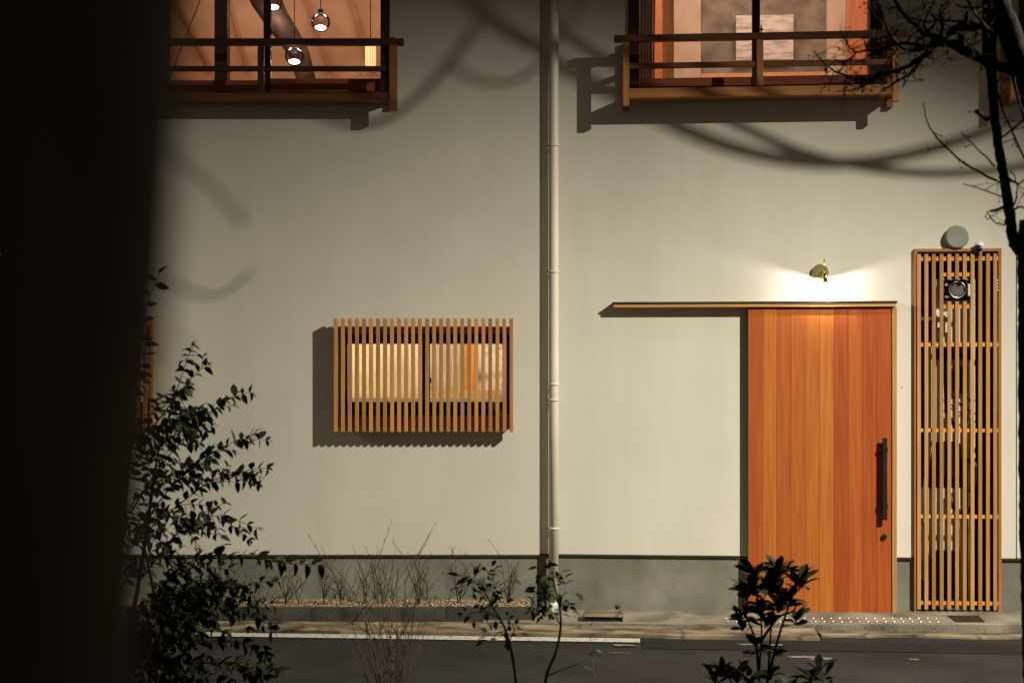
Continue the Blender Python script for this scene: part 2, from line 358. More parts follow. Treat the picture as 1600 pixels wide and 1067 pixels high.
def hole_wall(name, x0, x1, z0, z1, y0, y1, holes, m, parent):
    holes = [(max(h[0], x0), min(h[1], x1), max(h[2], z0), min(h[3], z1)) for h in holes]
    xs = sorted({x0, x1, *[h[0] for h in holes], *[h[1] for h in holes]}); zs = sorted({z0, z1, *[h[2] for h in holes], *[h[3] for h in holes]})
    mb = MB(); V = {}
    def solid(i, j):
        if i < 0 or j < 0 or i >= len(xs) - 1 or j >= len(zs) - 1: return False
        cx = (xs[i] + xs[i + 1]) / 2; cz = (zs[j] + zs[j + 1]) / 2
        return not any(h[0] < cx < h[1] and h[2] < cz < h[3] for h in holes)
    for i in range(len(xs) - 1):
        for j in range(len(zs) - 1):
            if not solid(i, j): continue
            a, b, c, d = xs[i], xs[i + 1], zs[j], zs[j + 1]
            mb.poly([(a, y0, c), (b, y0, c), (b, y0, d), (a, y0, d)]); mb.poly([(a, y1, c), (a, y1, d), (b, y1, d), (b, y1, c)])
            if not solid(i - 1, j): mb.poly([(a, y0, c), (a, y0, d), (a, y1, d), (a, y1, c)])
            if not solid(i + 1, j): mb.poly([(b, y0, c), (b, y1, c), (b, y1, d), (b, y0, d)])
            if not solid(i, j - 1): mb.poly([(a, y0, c), (a, y1, c), (b, y1, c), (b, y0, c)])
            if not solid(i, j + 1): mb.poly([(a, y0, d), (b, y0, d), (b, y1, d), (a, y1, d)])
    me = bpy.data.meshes.new(name); me.from_pydata(mb.v, [], mb.f); me.materials.append(M[m])
    bm = bmesh.new(); bm.from_mesh(me); bmesh.ops.remove_doubles(bm, verts=bm.verts, dist=1e-5); bmesh.ops.recalc_face_normals(bm, faces=bm.faces); bm.to_mesh(me); bm.free()
    return link(name, me, parent)
def frame_mb(x0, x1, z0, z1, y0, y1, t, tb=None, tt=None):
    tb = t if tb is None else tb; tt = t if tt is None else tt
    m = MB(); m.box(x0, x0 + t, y0, y1, z0, z1); m.box(x1 - t, x1, y0, y1, z0, z1)
    m.box(x0 + t, x1 - t, y0 + .001, y1 - .001, z0, z0 + tb); m.box(x0 + t, x1 - t, y0 + .001, y1 - .001, z1 - tt, z1); return m

# ------------------------------------------------------------------ ground, road, pavement
def struct(o, label=None): o['kind'] = 'structure'; 
def sheet(name, pts, m):
    mb = MB().poly(pts); o = obj(name, mb, m); o['kind'] = 'structure'; return o
gz = -0.045
sheet('ground', [(-60, -60, gz - .05), (60, -60, gz - .05), (60, 60, gz - .05), (-60, 60, gz - .05)], 'soil')
def rsheet(name, u0, u1, w0, w1, z, m, z1=None):
    z1 = z if z1 is None else z1
    return sheet(name, [Rw(u0, w0, z), Rw(u1, w0, z1), Rw(u1, w1, z1), Rw(u0, w1, z)], m)
def rgrid(name, u0, u1, w0, w1, zf, m, nu=80, nw=8, jit=0.0, thick=0.06, edge=None):
    mb = MB(); idx = {}
    for j in range(nw + 1):
        for i in range(nu + 1):
            u = u0 + (u1 - u0) * i / nu; w = w0 + (w1 - w0) * j / nw
            if edge and j == nw: w += edge(u)
            p = Rw(u, w, zf(u, w) + (rnd() - .5) * jit); idx[i, j] = len(mb.v); mb.v.append(tuple(p))
    for j in range(nw):
        for i in range(nu): mb.f.append((idx[i, j], idx[i + 1, j], idx[i + 1, j + 1], idx[i, j + 1]))
    # front skirt
    for i in range(nu):
        a = mb.v[idx[i, nw]]; b = mb.v[idx[i + 1, nw]]; k = len(mb.v)
        mb.v += [(a[0], a[1], a[2] - thick), (b[0], b[1], b[2] - thick)]; mb.f.append((idx[i, nw], idx[i + 1, nw], k + 1, k))
    o = obj(name, mb, m); o['kind'] = 'structure'; return o
rsheet('road', -30, 30, 0.3, 3.9, gz, 'asphalt')
zp = lambda u, w: 0.004 + 0.0115 * max(u, 0) - 0.015 * w
def wob(a, s): 
    ph = [ru(0, 6) for _ in range(5)]
    return lambda u: a * sum(math.sin(u * s * (1.7 ** k) + ph[k]) / (1.4 ** k) for k in range(5)) / 2.2
rgrid('pavement', -0.55, 12, -0.05, 0.55, zp, 'conc_strip', nu=260, nw=6, jit=0.0015, edge=wob(0.014, 6))
rgrid('gutter', -12, 1.9, 0.585, 0.86, lambda u, w: -0.018 + (0.012 if w < 0.6 else 0) - 0.02 * max(0, w - .75), 'gutter', nu=300, nw=6, jit=0.004, edge=wob(0.03, 2.5))
rgrid('gutter', 1.93, 12, 0.59, 0.72, lambda u, w: -0.02 - 0.06 * (w - .57), 'gutter', nu=220, nw=4, jit=0.004, edge=wob(0.04, 3))
# strip under the planter, from the planter to the gutter
rgrid('kerb_strip', -12, -0.56, 0.18, 0.54, lambda u, w: -0.015, 'gutter', nu=240, nw=4, jit=0.003, edge=wob(0.01, 4))
# asphalt patch, painted line and marks
rsheet('asphalt_patch', Rp(1003, 1000, 1.0)[0], 12, 0.93, 1.27, gz + .004, 'patch')
o = rsheet('painted_line', -12, Rp(1000, 1000, 1.0)[0], 0.92, 1.07, gz + .008, 'paint')
def groundpt(px, py, z=gz):
    t = (CAM.z - z) / ((py - HZ) / F); d = ray(px, py); p = CAM + d * t; return p
def mark(pxs, m, z):
    return sheet('painted_mark', [groundpt(x, y, z) for x, y in pxs], m)
mark([(1228, 1025), (1262, 1024), (1300, 1027.5), (1296, 1029), (1262, 1027), (1240, 1027)], 'faint', gz + .004)
mark([(1262, 1029), (1300, 1027.5), (1300, 1029), (1276, 1031)], 'faint', gz + .004)
mark([(1150, 1005), (1224, 1006), (1222, 1008), (1160, 1007)], 'faint', gz + .008)
mark([(957, 1006), (985, 1006.5), (1000, 1008), (962, 1008.5)], 'faint', gz + .012)
mark([(1418, 1029), (1430, 1028), (1438, 1030), (1424, 1031)], 'yellow', gz + .004)
mark([(930, 1016), (936, 1014), (942, 1019), (935, 1020)], 'green', gz + .004)
mark([(950, 1018.4), (985, 1019), (985, 1019.8), (950, 1019.4)], 'faint', gz + .004)
sheet('near_verge', [Rw(-30, 3.9, gz + .02), Rw(30, 3.9, gz + .02), Rw(30, 8.0, gz + .02), Rw(-30, 8.0, gz + .02)], 'soil')
sheet('near_pavement', [Rw(-30, 8.0, gz + .03), Rw(30, 8.0, gz + .03), Rw(30, 16, gz + .03), Rw(-30, 16, gz + .03)], 'conc_strip')
kb = MB()
for k in range(-20, 20):
    p = [Rw(k * .6, 3.84, gz - .02), Rw(k * .6, 3.84, .08), Rw(k * .6, 3.98, gz - .02), Rw(k * .6, 3.98, .08), Rw(k * .6 + .59, 3.84, gz - .02), Rw(k * .6 + .59, 3.84, .08), Rw(k * .6 + .59, 3.98, gz - .02), Rw(k * .6 + .59, 3.98, .08)]
    kb.hexa(p)
o = obj('kerb', kb, 'conc_strip'); o['kind'] = 'structure'

pav = [o for o in COL.objects if o.name == 'pavement'][0]
# round studs in the pavement before the door
sb = MB().sphere((0, 0, 0), 0.0125, 12, 4, z0=0.0, z1=1); sb.v = [(x, y, z * 0.5) for x, y, z in sb.v]
sm_ = sb.mesh('stud', M['steel'])
for r, (py, off) in enumerate(((970.5, 0), (976, 3))):
    for k in range(25):
        px = 1133 + off + k * 13.7
        u, _ = Rp(px, 970, 0.3 + .12 * r)
        w = 0.31 + 0.13 * r
        link('stud', sm_, pav, Rw(u, w, zp(u, w) + .001))
# metal cover plate
cu = [Rp(1480, 966, .2), Rp(1531, 966, .2)]
def cpt(u, w, dz): return Rw(u, w, zp(u, w) + dz)
_u0, _u1 = Rx(1480, .22), Rx(1530, .22); _u2, _u3 = Rx(1495, .5), Rx(1541, .5)
mb = MB().hexa([cpt(_u2, .46, -.01), cpt(_u2, .46, .004), cpt(_u0, .20, -.01), cpt(_u0, .20, .004), cpt(_u3, .46, -.01), cpt(_u3, .46, .004), cpt(_u1, .20, -.01), cpt(_u1, .20, .004)])
o = obj('drain_cover', mb, 'black'); tag(o, 'dark rectangular metal cover plate set in the pavement before the slatted gate', 'cover')

# ------------------------------------------------------------------ LEFT HOUSE
HL = empty('house', (0, 0, 0), 0, 'left cream plaster house with small slatted window and dark wooden balcony above', 'house')
zl = Lp(0, 867)[1]
ZT = 6.15
xr = Lx(843)
# openings
wl = (Lx(530, -.0), Lx(797, 0), Lp(0, 650)[1], Lp(0, 521)[1])
DX = -(556) / 200.18
wl2 = (wl[0] + DX, wl[1] + DX, wl[2], wl[3])
ub = (Lx(245), Lx(609), Lp(0, 152)[1], 5.2)
hole_wall('wall', -6.5, xr, zl, ZT, 0.0, 0.16, [wl, wl2, ub], 'plaster', HL)
mb = MB().box(-6.5, Lx(839), 0.012, 0.16, -0.1, zl - .012); obj('plinth', mb, 'concrete', HL)
mb = MB().box(-6.5, xr + .002, -0.006, 0.05, zl - .012, zl + .004); obj('drip_flashing', mb, 'flash', HL)
obj('side_wall', MB().box(-6.5, -6.35, 0.161, 6, -0.1, ZT).box(xr - .15, xr - .001, 0.161, 6, -0.1, ZT).box(-6.5, xr, 6.001, 6.15, -0.1, ZT), 'plaster', HL)
obj('roof', MB().box(-7.0, xr - .002, -0.9, 6.5, ZT + .001, ZT + .2), 'flash', HL)
obj('added_eave', MB().hexa([(-7.0, -1.3, 5.28), (-7.0, -1.3, 5.33), (-7.0, -.002, 5.36), (-7.0, -.002, 5.62), (xr - .002, -1.3, 5.28), (xr - .002, -1.3, 5.33), (xr - .002, -.002, 5.36), (xr - .002, -.002, 5.62)]), 'flash', HL)  # canopy added out of view to keep sky glow off the upper wall
# lattice screen
slatL = cbox(.0285, .055, (673.8 - 498.6) / 200.18).mesh('slat', M['slat_wood'], .002)
def lattice(dx):
    zt = Lp(0, 521, .07)[1]; zt2 = Lp(0, 510, .07)[1]; zb = Lp(0, 650, .07)[1]; zb2 = Lp(0, 669, .07)[1]
    x0, x1 = Lx(528, .07) + dx, Lx(797.5, .07) + dx
    la = obj('lattice_screen', MB().box(x0, x1, -.068, -.0025, zt, zt2).box(x0, x1, -.068, -.0025, zb2, zb), 'bal_wood', HL, bevel=.0015, color=(3.0, 1.7, 1.6))
    for k in range(26):
        x = Lx(524.9 + k * 10.965, .1) + dx
        link('slat', slatL, la, (x, -.097, Lp(0, 586.2, .1)[1]), color=tint(.2), rot=(0, ru(-.0022, .0022), 0))
    return la
lattice(0); lattice(DX)
def slide_window(h, dx):
    x0, x1, z0, z1 = h
    f = obj('window', frame_mb(x0 + .001, x1 - .001, z0 + .001, z1 - .001, .02, .13, Lx(536) - Lx(530), Lp(0, 640)[1] - z0, z1 - Lp(0, 528)[1]), 'dark_wood', HL)
    xm0, xm1 = Lx(656) + dx, Lx(671) + dx
    s = MB(); g0, g1, zb, zt = Lx(541) + dx, Lx(785) + dx, Lp(0, 628)[1], Lp(0, 537)[1]
    xa, xb = Lx(536.1) + dx, Lx(791) + dx; za, zc = Lp(0, 640)[1] + .001, Lp(0, 528)[1] - .001
    s.box(xa, g0, .06, .1, za, zc); s.box(xm0, xm1, .055, .105, za, zc); s.box(g1, xb, .06, .1, za, zc)
    s.box(g0, xm0, .061, .099, za, zb); s.box(xm1, g1, .061, .099, za, zb); s.box(g0, xm0, .061, .099, zt, zc); s.box(xm1, g1, .061, .099, zt, zc)
    obj('sash', s, 'dark_wood', f)
    for a, b in ((g0, xm0), (xm1, g1)): obj('pane', MB().box(a + .001, b - .001, .078, .082, zb + .001, zt - .001), 'glass', f)
    obj('latch', MB().box(xm1 + .002, xm1 + .012, .04, .0545, zb + .15, zb + .19), 'black', f)
slide_window(wl, 0); slide_window(wl2, DX)
# ground floor room behind the lattice windows
def room(x0, x1, y0, y1, z0, z1, m, parent, skip=()):
    t = .05; mb = MB()
    mb.box(x0, x1, y1, y1 + t, z0, z1); mb.box(x0 - t, x0 - .001, y0, y1 + t, z0, z1); mb.box(x1 + .001, x1 + t, y0, y1 + t, z0, z1)
    mb.box(x0 - t, x1 + t, y0, y1 + t, z0 - t, z0 - .001); mb.box(x0 - t, x1 + t, y0, y1 + t, z1 + .001, z1 + t)
    return obj('room', mb, m, parent)
def area(name, loc, rot, sx, sy, power, color):
    l = bpy.data.lights.new(name, 'AREA'); l.shape = 'RECTANGLE'; l.size = sx; l.size_y = sy; l.energy = power; l.color = color
    o = bpy.data.objects.new(name, l); COL.objects.link(o); o.location = loc; o.rotation_euler = rot; return o
rm = room(-5.2, .0, .165, 1.5, .6, 2.7, 'int_cream', HL)
def bpanel(px0, px1, Y, z0, z1, m, parent, name='wall_panel', d=.03, color=None):
    return obj(name, MB().box(at(px0, HZ, Y).x, at(px1, HZ, Y).x, Y, Y + d, z0, z1), m, parent, color=color)
def zat(py, Y): return at(0, py, Y).z
z1_, z2_ = zat(612, 1.0), 2.6
bpanel(640, 660, 1.1, z1_, 2.5, 'int_pale', rm)
for k in range(5): bpanel(664 + k * 12, 675.2 + k * 12, 1.1 + .004 * (k % 2), z1_, 2.5, 'int_grey', rm)
bpanel(722, 730.5, 1.08, z1_, 2.5, 'int_post', rm); bpanel(732, 741.5, 1.06, z1_, 2.5, 'int_post', rm)
bpanel(744, 800, 1.1, z1_, 2.5, 'marble', rm)
bpanel(660, 800, .95, zat(618, .95), zat(610, .95), 'int_amber', rm, 'ledge', .1)
bpanel(520, 800, .7, zat(640, .7), zat(621, .7), 'int_pale', rm, 'ledge', .1)
bpanel(520, 660, .95, zat(620, .95), zat(613, .95), 'int_cream', rm, 'ledge', .1)
area('ceiling_light', (-.9, .75, 2.66), (0, 0, 0), 1.6, .8, 40, (1.0, .82, .66))
area('ceiling_light', (-3.9, .75, 2.66), (0, 0, 0), 1.6, .8, 40, (1.0, .82, .66))

# upper left window and balcony
x0, x1, z0, z1 = ub
f = obj('window', frame_mb(x0 + .001, x1 - .001, z0 + .001, z1 - .001, -.02, .13, Lx(609) - Lx(595), .04), 'dark_wood', HL)
gx = [Lx(258.5), Lx(411), Lx(422), Lx(594.5)]
zb = Lp(0, 122.5)[1]; zb2 = Lp(0, 124.5)[1]; zs = z0 + .045
s = MB().box(gx[1], gx[2], .02, .08, zs, z1 - .05); obj('mullion', s, 'dark_wood', f)
obj('sash_rail', MB().box(gx[0], gx[1] - .001, .03, .07, zs, zb2).box(gx[2] + .001, gx[3], .015, .055, zs, zb), 'red_wood', f)
obj('pane', MB().box(gx[0], gx[1] - .001, .048, .052, zb2 + .001, z1 - .05), 'glass', f)
obj('pane', MB().box(gx[2] + .001, gx[3], .033, .037, zb + .001, z1 - .05), 'glass', f)
obj('latch', MB().box(Lx(423), Lx(425), .0, .019, Lp(0, 56)[1], Lp(0, 44)[1]).box(Lx(420), Lx(428), .0, .018, Lp(0, 52)[1], Lp(0, 50)[1]), 'black', f)
def zL(py, w): return Lp(0, py, w)[1]
WB = .2
bl = obj('balcony', MB().box(Lx(232, .1), Lx(606, .1), -WB + .032, -.021, zL(157, WB), zL(151, WB)), 'bal_wood', HL, color=(.55, .5, .5))
bl['label'] = 'dark brown wooden balcony'
dk = (.42, .38, .36)
obj('handrail', MB().box(Lx(215, WB), Lx(631, WB), -WB - .03, -WB + .03, zL(71.5, WB), zL(61.5, WB)), 'bal_wood', bl, bevel=.003, color=(.2, .17, .16))
obj('rail', MB().box(Lx(235, WB), Lx(608, WB), -WB - .012, -WB + .012, zL(112, WB), zL(104, WB)), 'bal_wood', bl, bevel=.002, color=(.2, .17, .16))
obj('beam', MB().box(Lx(225, WB), Lx(608, WB), -WB - .02, -WB + .03, zL(158, WB), zL(146, WB)), 'bal_wood', bl, bevel=.003, color=dk)
obj('post', MB().box(Lx(403, WB), Lx(413, WB), -WB - .018, -WB + .018, zL(146, WB) + .001, zL(71.5, WB) - .001), 'bal_wood_v', bl, bevel=.002, color=(.2, .17, .16))
for a, b in ((608.3, 621), (236, 249)):
    obj('post', MB().box(Lx(a, WB), Lx(b, WB), -WB - .028, -WB + .028, zL(174, WB), zL(71.5, WB) - .001), 'bal_wood_v', bl, bevel=.002, color=(.75, .7, .65))
obj('post', MB().box(Lx(610, .02), Lx(620, .02), -.05, -.002, zL(171, .02), zL(71, .02)), 'bal_wood_v', bl, bevel=.002, color=(.6, .55, .5))
for zc in (66, 108, 150):
    obj('side_rail', MB().box(Lx(611, .1), Lx(618, .1), -WB + .029, -.051, zL(zc + 4, .1), zL(zc - 4, .1)), 'bal_wood', bl, color=dk)
# upper left room
ur = room(-3.6, -.05, .165, 2.4, 3.9, 6.05, 'int_warm', HL)
def pxtube(name, pts, r, m, parent, Y, seg=10, jit=0, **k):
    P = [at(x, y, Y) for x, y in pts]; return obj(name, MB().tube(P, r, seg, jit), m, parent, **k)
def brace(p0, p1, wpx, Y):
    a, b = at(*p0, Y), at(*p1, Y); w = wpx / 170
    obj('timber_brace', MB().hexa([a + Vector((-w / 2, 0, 0)), b + Vector((-w / 2, 0, 0)), a + Vector((-w / 2, .04, 0)), b + Vector((-w / 2, .04, 0)), a + Vector((w / 2, 0, 0)), b + Vector((w / 2, 0, 0)), a + Vector((w / 2, .04, 0)), b + Vector((w / 2, .04, 0))]), 'int_brace', ur)
brace((515, 108), (470, -30), 5, 2.34); brace((580, 108), (540, -30), 5, 2.34); brace((330, 108), (270, -10), 5, 2.34); brace((388, 108), (355, -10), 4, 2.34)
obj('interior_post', MB().box(at(335, 0, .3).x, at(355, 0, .3).x, .3, .42, 3.905, 6.04), 'dark_wood', ur)
o = pxtube('log', [(398, -60), (415, 0), (434, 32), (452, 58), (468, 85), (480, 130)], [.17, .125, .11, .095, .085, .08], 'log', None, .9, 14, .08)
tag(o, 'leaning dark brown tree log inside the upper left room', 'log')
o = pxtube('cable', [(330, -40), (313, 0), (290, 58), (262, 130)], .004, 'cable', None, .25, 6); tag(o, 'thin black cord running diagonally behind the upper left window', 'cable')
def pendant(px, py, Y, lab, topz=6.04):
    c = at(px, py, Y); r = 15 * (Y + 11.1) / F
    t = empty('pendant_lamp', (c.x, c.y, c.z), 0, lab, 'pendant lamp', 'glass pendant lamps in the upper left room')
    obj('globe', MB().sphere((0, 0, 0), r, 28, 18, z0=-.92), 'globe', t)
    obj('bulb', MB().sphere((0, 0, 0), r * .58, 18, 10), 'bulb', t, (0, 0, -r * .58)).scale = (1, 1, .42)
    obj('socket', MB().cyl((0, 0, r * .7), (0, 0, r * 1.3), r * .3, 14), 'black', t)
    obj('cord', MB().cyl((0, 0, r * 1.3), (0, 0, topz - c.z), .004, 6), 'cable', t)
    l = bpy.data.lights.new('pendant_light', 'POINT'); l.energy = 1.6; l.color = (1, .75, .6); l.shadow_soft_size = .03
    lo = bpy.data.objects.new('pendant_light', l); COL.objects.link(lo); lo.location = (c.x, c.y, c.z - r * 1.4)
pendant(501, 35, .6, 'clear glass globe pendant hanging highest to the right behind the upper left window')
pendant(460, 88, .5, 'clear glass globe pendant hanging lowest, just above the balcony rail')
pendant(427, 3, .7, 'clear glass globe pendant beside the window mullion, cut off by the top of the view')
c = at(579, 86, .4)
t = empty('pendant_lamp', tuple(c), 0, 'glowing ribbed tubular glass pendant at the right end of the upper left window', 'pendant lamp', 'glass pendant lamps in the upper left room')
m_ = MB(); 
for k in range(12):
    a = k * math.pi / 6; m_.cyl((.036 * math.cos(a), .036 * math.sin(a), -.085), (.036 * math.cos(a), .036 * math.sin(a), .085), .008, 8)
obj('shade', m_, 'tube_bulb', t); obj('cap', MB().cyl((0, 0, .086), (0, 0, .105), .045, 20), 'brass', t); obj('cord', MB().cyl((0, 0, .106), (0, 0, 6.04 - c.z), .004, 6), 'cable', t)
o = obj('wire_ornament', MB().tube([at(554 + 2.2 * k, 118 + 3 * math.sin(k * 1.3) - (2 if k > 10 else 0), .2) for k in range(17)], .004, 6), 'brass'); tag(o, 'small curly brass wire ornament on the upper left window ledge', 'ornament')
area('ceiling_light', (-1.9, 1.3, 6.0), (0, 0, 0), 2.4, 1.4, 30, (1.0, .71, .52))

# ------------------------------------------------------------------ RIGHT HOUSE
HR = empty('house', tuple(A), -TH, 'right cream plaster house with wide orange cedar sliding door and slatted gate', 'house')
zr = Rp(1000, 867)[1]
uR = Rx(1760)
gate = (Rx(1430), Rx(1562), 0.03, Rp(1500, 393)[1])
ub = (Rx(981), Rx(1378), Rp(1180, 140)[1], 5.2)
ub3 = (Rx(1592), Rx(1740), Rp(1700, 140)[1], 5.2)
hole_wall('wall', Rx(838), uR, zr, ZT, 0.0, .16, [(gate[0], gate[1], zr - 1, gate[3]), ub, ub3], 'plaster_pale', HR)
mb = MB().box(Rx(838), gate[0], .012, .16, -.1, zr - .012).box(gate[1], uR, .012, .16, -.1, zr - .012); obj('plinth', mb, 'concrete', HR)
mb = MB().box(Rx(838), Rx(1158), -.006, .05, zr - .012, zr + .003).box(Rx(1402.5), gate[0] - .002, -.006, .05, zr - .012, zr + .003).box(gate[1] + .002, uR, -.006, .05, zr - .012, zr + .003); obj('drip_flashing', mb, 'flash', HR)
obj('side_wall', MB().box(uR - .15, uR - .001, .161, 6, -.1, ZT).box(Rx(838), uR, 6.001, 6.15, -.1, ZT).box(Rx(838), Rx(838) + .1, .7, 6, -.1, ZT), 'plaster', HR)
obj('roof', MB().box(Rx(838) + .02, uR + .4, -.9, 6.5, ZT + .001, ZT + .2), 'flash', HR)
a_, b_ = Rx(838) + .02, uR + .4
obj('added_eave', MB().hexa([(a_, -1.3, 5.28), (a_, -1.3, 5.33), (a_, -.002, 5.36), (a_, -.002, 5.62), (b_, -1.3, 5.28), (b_, -1.3, 5.33), (b_, -.002, 5.36), (b_, -.002, 5.62)]), 'flash', HR)  # matching added canopy, unseen, darkens the top of this wall
obj('corner_bead', MB().box(Rx(1588.5), Rx(1591), -.012, -.001, zr + .01, Rp(1590, 388)[1]), 'white', HR)
# sliding door
WD = .062
dtop, dbot = Rp(1280, 481, WD)[1], Rp(1280, 959, WD)[1]
dl, dr = Rx(1169, WD), Rx(1392.5, WD)
door = obj('sliding_door', MB().box(dl + .004, dr - .004, -WD + .018, -.012, dbot + .004, dtop - .003), 'dark_wood', HR)
door['label'] = 'orange cedar plank sliding door'
cols = [(.82, .60, .7), (1.02, 1.16, 1.0), (.86, .74, .8), (.88, .86, .8), (.95, 1.04, .9), (1.04, 1.24, 1.1), (.70, .46, .5), (.86, .74, .8), (.72, .48, .5), (.78, .54, .55)]
pw = (dr - dl) / 10; pme = cbox(pw - .0015, .02, dtop - dbot).mesh('plank', M['door_wood'], .0007)
for k in range(10): link('plank', pme, door, (dl + pw * (k + .5), -WD + .008 + .0006 * (k % 3), (dtop + dbot) / 2), color=tuple(c_ * .75 + d_ * .25 for c_, d_ in zip(cols[k], (.90, .82, .8))))
hw = WD + .042
def zr_(py, w, px=1380): return Rp(px, py, w)[1]
h = MB().box(Rx(1378.5, hw), Rx(1386, hw), -hw - .012, -hw + .004, zr_(812, hw), zr_(684, hw))
for py in (703, 791): h.box(Rx(1374, hw), Rx(1388, hw), -hw + .0045, -WD - .0025, zr_(py + 3, hw), zr_(py - 3, hw))
obj('handle', h, 'black', door, bevel=.002)
k_ = MB(); u, z = Rp(1381, 838, WD); k_.cyl((u, -WD - .016, z), (u, -WD - .0025, z), .021, 20); k_.box(u - .003, u + .003, -WD - .019, -WD - .0165, z - .01, z + .01); obj('lock', k_, 'black', door)
obj('door_jamb', MB().box(Rx(1393.5, WD), Rx(1401, WD), -WD - .012, -.0015, zr_(961, WD), dtop + .002), 'slat_wood', HR, bevel=.002)
obj('threshold', MB().box(Rx(1169, .07), Rx(1393, .07), -.07, -.001, -.02, dbot + .002), 'steel', HR)
# header over the door and its track
WH = .088
ht = Rp(1180, 474.3, WH)[1]; hb = Rp(1180, 481, WH)[1]
hd = obj('door_header', MB().box(Rx(958.5, WH), Rx(1400.5, WH), -WH, -.0015, hb + .006, ht), 'slat_wood_h', HR, bevel=.002, color=(1.1, 1.15, 1.0))
obj('flashing', MB().box(Rx(957, WH), Rx(1402, WH), -WH - .008, -.001, ht + .001, ht + .016), 'flash', hd, bevel=.001)
# gate of slats and its frame
WG = .03
gf = frame_mb(gate[0] - .012, gate[1] + .006, gate[2] - .02, gate[3] + .02, -WG, .06, .022, .005)
gt = obj('gate', gf, 'slat_wood', HR, color=(.85, .68, .6)); gt['label'] = 'tall cedar slatted gate with square cut-out for meter'
def gz_(py): return Rp(1496, py, .03)[1]
zt, zb = gz_(397), gz_(952)
xs = [1436.3, 1447.8, 1459.6, 1471.7, 1483.8, 1495.9, 1508, 1520, 1532.1, 1544.2, 1555.6]
def slat(px, za, zb_, w=.0288):
    key = round(zb_ - za, 3)
    if key not in SL: SL[key] = cbox(w, .012, zb_ - za).mesh('slat', M['slat_wood'], .0018)
    link('slat', SL[key], gt, (Rx(px, .05), -WG - .0065, (za + zb_) / 2), color=tint(.2), rot=(0, ru(-.0006, .0006), 0))
SL = {}
for i, px in enumerate(xs):
    if i in (4, 5, 6): slat(px, gz_(437), zt); slat(px, zb, gz_(471))
    else: slat(px, zb, zt)
for a, b in ((401, 407.5), (535, 541.5), (669.5, 675), (804, 809.5), (939, 945)):
    obj('cross_rail', MB().box(gate[0] + .012, gate[1] - .018, -WG + .0005, -WG + .014, gz_(b), gz_(a)), 'slat_wood_h', gt, color=(1.2, 1.15, 1.1))
for a, b in ((426, 432), (476, 482)):
    obj('cross_rail', MB().box(Rx(1469, .04), Rx(1523, .04), -WG + .0005, -WG + .014, gz_(b), gz_(a)), 'slat_wood_h', gt, color=(1.2, 1.15, 1.1))
for py, m in ((447, 'steel'), (650, 'black'), (900, 'black')):
    hm = MB()
    for q in range(4): hm.cyl((Rx(1559, .05), -WG - .008, gz_(py + 10 - q * 5) + .001), (Rx(1559, .05), -WG - .008, gz_(py + 5 - q * 5) - .001), .006, 10)
    obj('hinge', hm, m, gt)
# niche behind the gate
n_ = MB(); n0, n1 = gate[0] - .3, gate[1] + .25
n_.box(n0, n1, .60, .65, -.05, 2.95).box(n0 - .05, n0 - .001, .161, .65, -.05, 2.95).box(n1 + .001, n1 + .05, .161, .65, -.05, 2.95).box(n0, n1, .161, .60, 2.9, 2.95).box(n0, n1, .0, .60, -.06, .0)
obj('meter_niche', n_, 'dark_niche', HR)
def rthing(name, px, py, w, lab, cat, group=None):
    u, z = Rp(px, py, w); p = Rw(u, w, z); return empty(name, tuple(p), -TH, lab, cat, group)
# electricity meter
wm = -.035
t = rthing('electricity_meter', 1495, 453, wm, 'black electricity meter with round perforated glass dial in the gate cut-out', 'meter')
obj('case', MB().box(-.10, .13, .02, .09, -.075, .08), 'black', t, bevel=.006)
obj('dial_ring', MB().tube([(.062 * math.cos(a * math.pi / 16), -.02, .062 * math.sin(a * math.pi / 16)) for a in range(33)], .006, 8), 'steel', t)
obj('dial', MB().cyl((0, -.015, 0), (0, .019, 0), .058, 28), 'black', t)
dm = MB()
for i in range(-5, 6):
    for j in range(-5, 6):
        x = i * .011 + (.0055 if j % 2 else 0); z = j * .0095
        if x * x + z * z < .05 ** 2: dm.cyl((x, -.0175, z), (x, -.0155, z), .0024, 6)
obj('dot_grid', dm, 'white', t)
obj('side_box', MB().box(.075, .115, -.012, .019, -.05, .045), 'white', t, bevel=.004)
obj('top_clip', MB().box(-.09, -.05, -.005, .019, .03, .05).box(-.09, -.05, -.005, .019, -.06, -.045), 'steel', t)
# pale boards, pipes, gas meter
def rbox(name, px0, px1, py0, py1, w0, w1, m, lab, cat, group=None, bevel=.004):
    u0, u1 = Rx(px0, w0), Rx(px1, w0); z0, z1 = Rp(px0, py1, w0)[1], Rp(px0, py0, w0)[1]
    p = Rw((u0 + u1) / 2, w0, z0); o = obj(name, MB().box(-(u1 - u0) / 2, (u1 - u0) / 2, 0, w0 - w1, 0, z1 - z0), m, None, tuple(p), bevel, rot=(0, 0, -TH)); tag(o, lab, cat, group); return o
def rpipe(name, pts, w, r, m, lab, cat, group=None):
    P = [Rw(*((Rp(x, y, w)[0], w, Rp(x, y, w)[1]))) for x, y in pts]
    b = P[-1]; P = [p - b for p in P]
    o = obj(name, MB().tube(P, r, 12), m, None, tuple(b)); tag(o, lab, cat, group); return o
rbox('backboard', 1462, 1524, 436, 716, -.13, -.15, 'pvc', 'pale mounting board behind the upper part of the slatted gate', 'board')
rbox('backboard', 1440, 1508, 762, 905, -.13, -.15, 'pvc', 'pale mounting board behind the lower part of the slatted gate', 'board')
rpipe('pipe', [(1513, 480), (1513, 640), (1515, 712), (1516, 760), (1516, 950)], -.09, .016, 'pvc', 'long straight pale pipe right of centre behind the slatted gate', 'pipe', 'service pipes behind the slatted gate')
